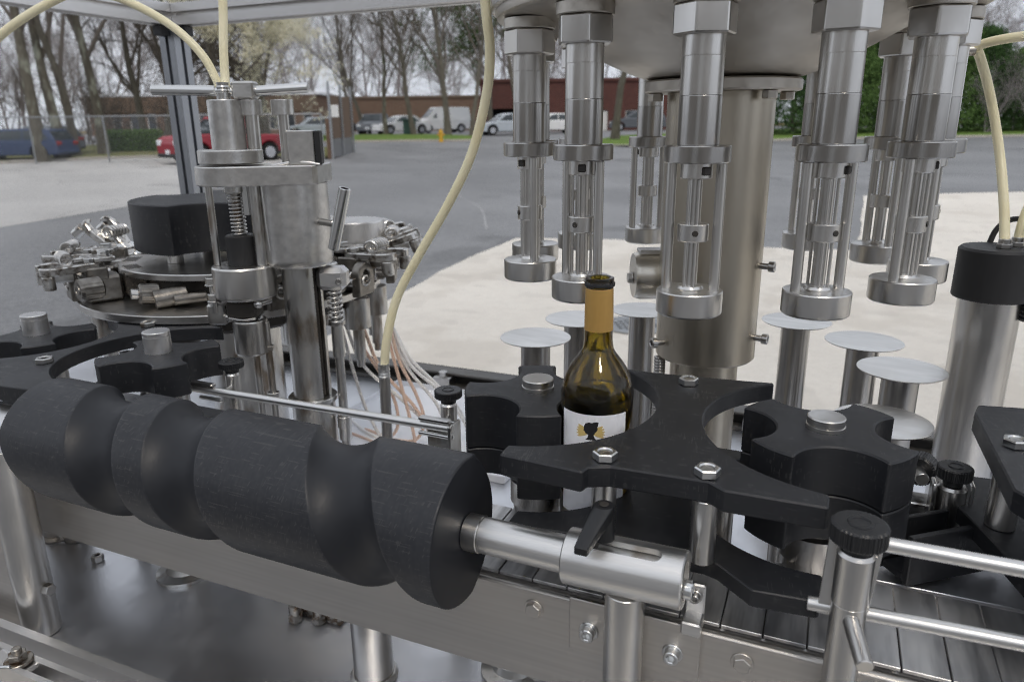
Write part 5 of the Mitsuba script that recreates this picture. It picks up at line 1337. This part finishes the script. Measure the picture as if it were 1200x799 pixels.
# head below the arm
for t, r in ((-0.0385, 0.0058), (0.034, 0.0095)):
    part(tw, 'head_rod', cyl((*at(Hc, t, -0.008), 0.2375), (*at(Hc, t, -0.008), 0.3655), r, n=28), 'steel_stained')
part(tw, 'thin_rod', tube([(*at(Hc, 0.048, -0.016), 0.366), (*at(Hc, 0.050, -0.018), 0.30), (*at(Hc, 0.053, -0.02), 0.262)], 0.0016, 8), 'chrome', True)
part(tw, 'spring', spring((HX, HY, 0.2875), (HX, HY, 0.352), 0.0112, 0.0016, 11), 'steel', True)
part(tw, 'plunger', cyl((HX, HY, 0.2865), (HX, HY, 0.3655), 0.0072, n=24), 'steel_rust')
part(tw, 'spring_seat', lathe([(0, 0.352), (0.014, 0.352), (0.016, 0.354), (0.016, 0.3655), (0, 0.3655)], 32, (HX, HY, 0)), 'steel_stained')
part(tw, 'guide_block', rbox(*at(Hc, 0.017, 0.004), 0.341, 0.010, 0.02, 0.048, 0.001, rotz(YAW)), 'steel_stained', False)
part(tw, 'rubber_bush', lathe([(0, 0.238), (0.0235, 0.238), (0.024, 0.239), (0.0232, 0.284), (0.021, 0.2862), (0, 0.2862)], 48, (HX, HY, 0)), 'black_rubber')
part(tw, 'bell', lathe([(0, 0.184), (0.046, 0.1838), (0.0495, 0.187), (0.0502, 0.190), (0.0500, 0.2345), (0.0482, 0.2372), (0.03, 0.2376), (0, 0.2376)], 72, (HX, HY, 0)), 'steel')
part(tw, 'jaw_block', cat(rbox(*at(Hc, -0.006, 0.0), 0.163, 0.05, 0.04, 0.03, 0.004, rotz(YAW)), rbox(*at(Hc, -0.006, 0.0), 0.1405, 0.03, 0.03, 0.016, 0.003, rotz(YAW))), 'grease_shade', False)
bo = np.array([*at(Hc, 0.026, -0.026), 0.176])
part(tw, 'ball_bolt', cat(trimesh.creation.icosphere(3, 0.0072).apply_translation(bo), cyl(bo, bo + np.array([0.0, 0.03, 0.0]), 0.0045, n=16)), 'chrome', True)
part(tw, 'cork_cup', lathe([(0.012, 0.086), (0.0265, 0.086), (0.0285, 0.089), (0.0285, 0.141), (0.027, 0.1445), (0.022, 0.1455), (0.019, 0.140), (0, 0.140)], 48, (HX, HY, 0)), 'steel')
part(tw, 'cup_clip', cat(tube(spline([(*at(Hc, -0.03, -0.01), 0.146), (*at(Hc, -0.022, -0.026), 0.152), (*at(Hc, 0.0, -0.03), 0.150), (*at(Hc, 0.02, -0.026), 0.152)]), 0.0026, 8), trimesh.creation.icosphere(2, 0.0055).apply_translation([*at(Hc, -0.031, -0.012), 0.151])), 'steel_dark', True)
for t, zb in ((0.004, -0.249), (0.026, -0.249)):
    part(tw, 'lift_rod', cyl((*at(Hc, t, 0.0), zb), (*at(Hc, t, 0.0), 0.0858 if t < 0.02 else 0.14), 0.0058, n=24), 'steel_stained')
for t in (0.026,):
    part(tw, 'rod_nut', mv(prism(hexpoly(0.019), 0, 0.012, 0.001), *at(Hc, t, 0.0), 0.002), 'steel', False)
    part(tw, 'rod_nut', mv(prism(hexpoly(0.0165), 0, 0.008, 0.001), *at(Hc, t, 0.0), 0.090), 'steel_stained', False)
for t, n, z in ((-0.056, 0.0, 0.205), (-0.050, -0.012, 0.180), (-0.06, 0.012, 0.17)):
    o = np.array([*at(Hc, t, n), z])
    part(tw, 'hex_bolt', cat(mv(prism(hexpoly(0.018, 0.5), 0, 0.011, 0.001), *o), cyl(o - [0, 0, 0.022], o, 0.005, n=16), cyl(o - [0, 0, 0.003], o, 0.0115, n=20)), 'steel', 30)
part(tw, 'side_lug', rbox(*at(Hc, -0.05, 0.006), 0.155, 0.03, 0.04, 0.035, 0.003, rotz(YAW)), 'steel_stained', False)
# lever on the collar
lv = thing('clamp_lever', 'slanted bright tubular clamp lever sticking up right of the tower collar', 'lever')
part(lv, 'tube', pipe((-0.507, 0.230, 0.266), (-0.4785, 0.232, 0.361), 0.0092, 0.0066, 32), 'chrome')
part(lv, 'stub', cyl((-0.539, 0.245, 0.306), (-0.503, 0.232, 0.3055), 0.0058, n=24), 'steel_dark')
# spring loaded rod right of the column
sr_ = thing('spring_rod', 'upright rod with a coil spring and an aluminium clamp right of the tower column', 'rod')
RX, RY = -0.545, 0.272
part(sr_, 'clamp', rbox(RX, RY, 0.209, 0.05, 0.04, 0.038, 0.008, rotz(YAW)), 'aluminium', 30)
part(sr_, 'set_screw', socket_bolt((*at((RX, RY), 0.014, -0.0200), 0.206), (U[1], -U[0], 0), 0.0055, 0.004), 'steel_dark')
part(sr_, 'rod', cat(cyl((RX, RY, 0.12), (RX, RY, 0.19), 0.006, n=20), cyl((RX, RY, 0.07), (RX, RY, 0.127), 0.0105, n=24), cyl((RX, RY, -0.249), (RX, RY, 0.072), 0.0078, n=24)), 'steel_stained')
part(sr_, 'spring', spring((RX, RY, 0.134), (RX, RY, 0.188), 0.0118, 0.0019, 6.5), 'steel', True)
part(sr_, 'spring_seat', cyl((RX, RY, 0.1275), (RX, RY, 0.135), 0.0145, n=28), 'steel_dark')
part(sr_, 'lock_nut', cat(cyl((RX, RY, -0.062), (RX, RY, -0.04), 0.0125, n=24), cyl((RX, RY, -0.085), (RX, RY, -0.0625), 0.0108, n=24)), 'steel')

# ------------------------------------------------------------------ rinser carousel with bottle grippers
RC = np.array([-0.92, 0.44])
rn = thing('rinser_carousel', 'rotating bottle rinser carousel with a black drum behind the corking tower', 'rinser')
part(rn, 'column', lathe([(0, -0.249), (0.09, -0.249), (0.09, -0.24), (0.076, -0.232), (0.076, 0.10), (0, 0.10)], 72, (*RC, 0)), 'steel_stained')
part(rn, 'hub', lathe([(0, 0.072), (0.16, 0.072), (0.17, 0.08), (0.17, 0.1000), (0.262, 0.104), (0.262, 0.1275), (0, 0.1275)], 96, (*RC, 0)), 'grease_shade')  # dark rim spreads under the ring, painting the shade below it
part(rn, 'ring', prism(circle(*RC, 0.296, 128).difference(circle(*RC, 0.165, 96)), 0.1280, 0.1425, 0.0012), 'steel', 32)
part(rn, 'hub', lathe([(0, 0.1428), (0.19, 0.1428), (0.19, 0.150), (0.178, 0.156), (0.178, 0.186), (0, 0.186)], 72, (*RC, 0)), 'grease_shade')
part(rn, 'disc', lathe([(0, 0.1862), (0.214, 0.1862), (0.2165, 0.188), (0.2165, 0.1975), (0.2145, 0.199), (0, 0.199)], 112, (*RC, 0)), 'steel')
drum = circle(*RC, 0.182, 160)
for a in (300, 30, 165):
    drum = drum.difference(circle(RC[0] + 0.192 * math.cos(math.radians(a)), RC[1] + 0.192 * math.sin(math.radians(a)), 0.066, 80))
part(rn, 'drum', prism(drum.buffer(-0.003).buffer(0.003), 0.226, 0.318, 0.002), 'uhmw_black', 32)
for a in (60, 160, 250, 345):
    part(rn, 'drum_spacer', cyl((RC[0] + 0.12 * math.cos(math.radians(a)), RC[1] + 0.12 * math.sin(math.radians(a)), 0.1992), (RC[0] + 0.12 * math.cos(math.radians(a)), RC[1] + 0.12 * math.sin(math.radians(a)), 0.2258), 0.015, n=24), 'steel')
part(rn, 'cam_drum', lathe([(0.02, 0.205), (0.060, 0.2055), (0.0615, 0.208), (0.0615, 0.262), (0.0595, 0.266), (0.0, 0.267)], 64, (RC[0] + 0.225, RC[1] + 0.115, 0)), 'aluminium', 40)


for o_, d_, r_, l_, mt_, nm_ in (((-0.905, 0.208, 0.166), (-0.5, -0.85, 0.12), 0.0185, 0.036, 'steel_grimy', 'gear_wheel'), ((-0.868, 0.222, 0.160), (-0.55, -0.8, -0.1), 0.0175, 0.055, 'steel_grimy', 'cam_roller'), ((-0.835, 0.235, 0.158), (-0.55, -0.8, 0.0), 0.010, 0.055, 'steel_grimy', 'cam_pin')):
    d_ = np.array(d_) / np.linalg.norm(d_)
    m_ = knurled(np.array(o_) - d_ * l_ / 2, r_, l_, 15, d=d_) if nm_ == 'gear_wheel' else cyl(np.array(o_) - d_ * l_ / 2, np.array(o_) + d_ * l_ / 2, r_, n=36)
    part(rn, nm_, m_, mt_)
    if nm_ == 'gear_wheel':
        part(rn, 'gear_pin', cyl(np.array(o_) + d_ * l_ / 2, np.array(o_) + d_ * (l_ / 2 + 0.012), 0.009, n=20), 'steel')


def gripper_meshes(seed, tilt):
    """A spring loaded two jaw bottle gripper pointing along +x from the ring's edge."""
    R = np.random.default_rng(seed)
    q = {}
    Mt = np.eye(4); Mt[:3, 3] = [0.02, 0, 0.052]
    Mt = Mt @ rot(-tilt, [0, 1, 0])
    Mi = np.eye(4); Mi[:3, 3] = [-0.02, 0, -0.052]
    Mt = Mt @ Mi
    up_ = lambda m: m.apply_transform(Mt)
    q['base_block'] = ('steel_grimy', cat(rbox(-0.005, 0, 0.021, 0.052, 0.044, 0.040, 0.004), rbox(0.002, 0.018, 0.045, 0.03, 0.010, 0.02, 0.002), rbox(0.002, -0.018, 0.045, 0.03, 0.010, 0.02, 0.002)))
    for n_, sg in (('jaw', 1), ('jaw_001', -1)):
        jp = Polygon([(-0.004, 0.007), (0.022, 0.006), (0.05, 0.013), (0.085, 0.022), (0.104, 0.020), (0.112, 0.012), (0.117, 0.014), (0.115, 0.024), (0.104, 0.031), (0.083, 0.033), (0.046, 0.026), (0.018, 0.021), (-0.004, 0.019)])
        if sg < 0: jp = affinity.scale(jp, 1, -1, origin=(0, 0))
        jp = affinity.scale(jp, 0.66, 1.0, origin=(0, 0))
        q[n_] = ('bright_zinc', up_(prism(jp.buffer(-0.0015).buffer(0.0015, 3), 0.0505, 0.0625, 0.0015)))
        q[n_.replace('jaw', 'pivot_bolt')] = ('chrome', up_(cat(mv(prism(hexpoly(0.013, R.uniform(0, 1)), 0, 0.007, 0.0008), 0.010, sg * 0.013, 0.0628), cyl((0.010, sg * 0.013, 0.030), (0.010, sg * 0.013, 0.0628), 0.005, n=14))))
        q[n_.replace('jaw', 'rubber_pad')] = ('bright_zinc', up_(cyl((0.068, sg * 0.0255, 0.030), (0.068, sg * 0.0255, 0.0503), 0.0085, n=18)))
    q['link'] = ('bright_zinc', up_(cat(rbox(0.024, 0, 0.0665, 0.042, 0.013, 0.007, 0.0015), rbox(-0.012, 0.0, 0.066, 0.03, 0.042, 0.007, 0.0015))))
    q['lug'] = ('steel_stained', up_(rbox(0.045, 0.0, 0.044, 0.03, 0.022, 0.016, 0.003)))
    q['link_bolt'] = ('chrome', up_(mv(prism(hexpoly(0.014, R.uniform(0, 1)), 0, 0.0075, 0.0008), -0.014, 0.0, 0.0696)))
    q['grease_guard'] = ('grease_shade', rbox(-0.052, 0.0, 0.024, 0.034, 0.05, 0.046, 0.006))
    arch = unary_union([sbox(-0.02, 0.0, 0.02, 0.03), circle(0, 0.03, 0.02, 40)]).difference(circle(0, 0.03, 0.009, 24))
    am = prism(arch, 0, 0.013, 0.0015)
    am.apply_transform(np.array([[0, 0, 1, 0.024], [1, 0, 0, -0.030], [0, 1, 0, 0.001], [0, 0, 0, 1.0]]))
    q['bearing_arch'] = ('steel_grimy', am)
    q['spring'] = ('steel', up_(spring((0.040, -0.019, 0.071), (0.040, 0.019, 0.071), 0.0085, 0.002, 6)))
    q['roller'] = ('steel_dark', cat(cyl((-0.03, -0.052, 0.026), (0.012, -0.052, 0.024), 0.0165, n=28), cyl((-0.04, -0.052, 0.026), (0.03, -0.052, 0.024), 0.006, n=16)))
    q['knurl_wheel'] = ('steel_grimy', knurled((0.004, 0.046, 0.030), 0.017, 0.034, 16, d=(1, 0.2, 0)))
    q['coil_spring'] = ('steel', spring((0.004, -0.034, 0.030), (0.040, -0.034, 0.024), 0.0075, 0.0017, 7))
    q['bushing'] = ('steel_stained', cat(cyl((0.0, 0, -0.062), (0.0, 0, -0.0132), 0.0185, n=28), cyl((0.0, 0, -0.115), (0.0, 0, -0.0622), 0.0085, n=18), cyl((0.0, 0, -0.128), (0.0, 0, -0.1152), 0.006, n=14)))
    return q


GA = [(216, 0.03), (243, 0.0), (336, 0.03), (4, 0.05), (27, 0.35), (52, 0.25), (85, 0.0), (125, 0.0), (155, 0.0), (190, 0.9)]
gl_ = ['gripper pointing straight left over the asphalt', 'gripper at the left front of the carousel, beside the dark gear wheel', 'gripper just right of the tower column', 'gripper at the right end of the carousel below the lever',
       'gripper tipped up at the right end, beside the pale hose', 'gripper at the back right of the carousel', 'gripper at the back behind the black drum', 'gripper at the back left behind the black drum', 'gripper at the back left edge of the carousel', 'gripper tipped steeply upwards at the left']
for (a, tl), lb in zip(GA, gl_):
    k = thing('bottle_gripper', lb, 'gripper', 'bottle grippers round the rinser carousel')
    t = math.radians(a)
    rg_ = 0.285 if a in (4, 27, 52) else 0.258
    Mw = T4().translate([float(RC[0] + rg_ * math.cos(t)), float(RC[1] + rg_ * math.sin(t)), 0.1428]).rotate([0, 0, 1], a).scale([1.2, 1.3, 1.2] if a in (216, 243) else [1.38, 1.38, 1.25])
    for n_, (mt, m_) in gripper_meshes(a, tl).items():
        kk = f'{k}__{n_}'; USED.add(kk)
        scene[kk] = {**mikit.ply(m_, mt, 30), 'to_world': Mw}

# thin tubes hanging from the carousel
tl = [('hose_orange', [(-0.68, 0.50, 0.06), (-0.67, 0.52, 0.0), (-0.625, 0.54, -0.09), (-0.62, 0.56, -0.17), (-0.67, 0.60, -0.235), (-0.76, 0.63, -0.245)]),
      ('hose_clear', [(-0.69, 0.49, 0.06), (-0.66, 0.50, -0.03), (-0.60, 0.54, -0.11), (-0.56, 0.58, -0.18), (-0.555, 0.62, -0.24)]),
      ('hose_orange', [(-0.60, 0.52, 0.05), (-0.59, 0.53, -0.02), (-0.565, 0.55, -0.10), (-0.56, 0.57, -0.17), (-0.60, 0.59, -0.23), (-0.68, 0.60, -0.245)]),
      ('hose_clear', [(-0.60, 0.53, 0.05), (-0.57, 0.54, -0.03), (-0.52, 0.58, -0.10), (-0.485, 0.61, -0.17), (-0.475, 0.64, -0.24)]),
      ('hose_clear', [(-0.605, 0.535, 0.05), (-0.575, 0.55, -0.02), (-0.535, 0.58, -0.08), (-0.50, 0.62, -0.15), (-0.49, 0.66, -0.24)]),
      ('hose_orange', [(-0.66, 0.51, 0.05), (-0.63, 0.52, -0.04), (-0.57, 0.55, -0.13), (-0.545, 0.57, -0.2), (-0.56, 0.60, -0.245)]),
      ('hose_orange', [(-0.80, 0.60, -0.243), (-0.72, 0.58, -0.244), (-0.64, 0.55, -0.243), (-0.56, 0.54, -0.244)]),
      ('hose_clear', [(-0.70, 0.49, 0.05), (-0.685, 0.50, -0.05), (-0.66, 0.50, -0.13), (-0.64, 0.52, -0.2), (-0.62, 0.55, -0.244), (-0.55, 0.57, -0.243)])]
tl += [('hose_clear', [(-0.61, 0.53, 0.05), (-0.58, 0.545, -0.04), (-0.53, 0.57, -0.12), (-0.515, 0.59, -0.19), (-0.53, 0.62, -0.244)]), ('hose_orange', [(-0.615, 0.525, 0.05), (-0.60, 0.53, -0.03), (-0.585, 0.54, -0.12), (-0.575, 0.55, -0.2), (-0.59, 0.57, -0.245)]), ('hose_clear', [(-0.82, 0.66, -0.244), (-0.74, 0.61, -0.243), (-0.66, 0.585, -0.244), (-0.58, 0.565, -0.243)])]
tlb = ['orange tube looping left from the carousel, just right of the spring rod', 'clear tube falling left of the upright pipe', 'orange tube falling right beside the upright pipe', 'clear tube furthest right of the bundle', 'clear tube second from the right of the bundle', 'orange tube crossing behind the upright pipe', 'orange tube lying flat on the table behind the screw', 'clear tube nearest the tower column', 'clear tube in the middle of the bundle', 'orange tube in the middle of the bundle', 'clear tube lying flat on the table behind the screw']
for (mt, p), lb in zip(tl, tlb):
    single('thin_tube', lb, 'tube', tube(spline(p, 10), 0.0038, 10), mt, True)
single('white_rimmed_plate', 'shallow white rimmed plate on the table under the thin tubes', 'tray',  # white rimmed plate where the tabletop looks brightest
       cat(rbox(-0.60, 0.72, -0.247, 0.52, 0.42, 0.004), rbox(-0.60, 0.932, -0.241, 0.52, 0.004, 0.016), rbox(-0.60, 0.508, -0.241, 0.52, 0.004, 0.016), rbox(-0.858, 0.72, -0.241, 0.004, 0.42, 0.016), rbox(-0.342, 0.72, -0.241, 0.004, 0.42, 0.016)), 'plate_white', False)

# ------------------------------------------------------------------ aluminium enclosure frame
ef = thing('enclosure_frame', 'aluminium slotted profile frame of the machine enclosure, post and beams at the upper left', 'frame')
s_ = 0.027


def slotted(h=0.027):
    p = sbox(-h, -h, h, h)
    for a in range(4):
        c = unary_union([sbox(-0.0055, h - 0.012, 0.0055, h + 0.01), sbox(-0.010, h - 0.015, 0.010, h - 0.006)])
        p = p.difference(affinity.rotate(c, 90 * a, origin=(0, 0)))
    return p


prof = slotted()
pst = prism(prof, -0.249, 0.716, 0.0008)
for x, y in ((-1.49, 0.9), (-1.49, -0.16), (1.02, 0.9)):
    part(ef, 'post', mv(pst, x, y, 0), 'alu_dark', False)
bm = prism(prof, -1.462, 1.05, 0.0008)
part(ef, 'beam', bm.apply_transform(M).apply_translation([0, 0.9, 0.744]), 'aluminium', False)
MY = np.eye(4); MY[:3, 0] = [0, 0, 1]; MY[:3, 1] = [1, 0, 0]; MY[:3, 2] = [0, 1, 0]
part(ef, 'beam', prism(prof, -0.19, 0.93, 0.0008).apply_transform(MY).apply_translation([-1.49, 0, 0.744]), 'aluminium', False)
part(ef, 'corner_bracket', cat(rbox(-1.447, 0.9, 0.703, 0.03, 0.03, 0.026, 0.002), rbox(-1.49, 0.858, 0.703, 0.03, 0.03, 0.026, 0.002)), 'black_plastic', False)
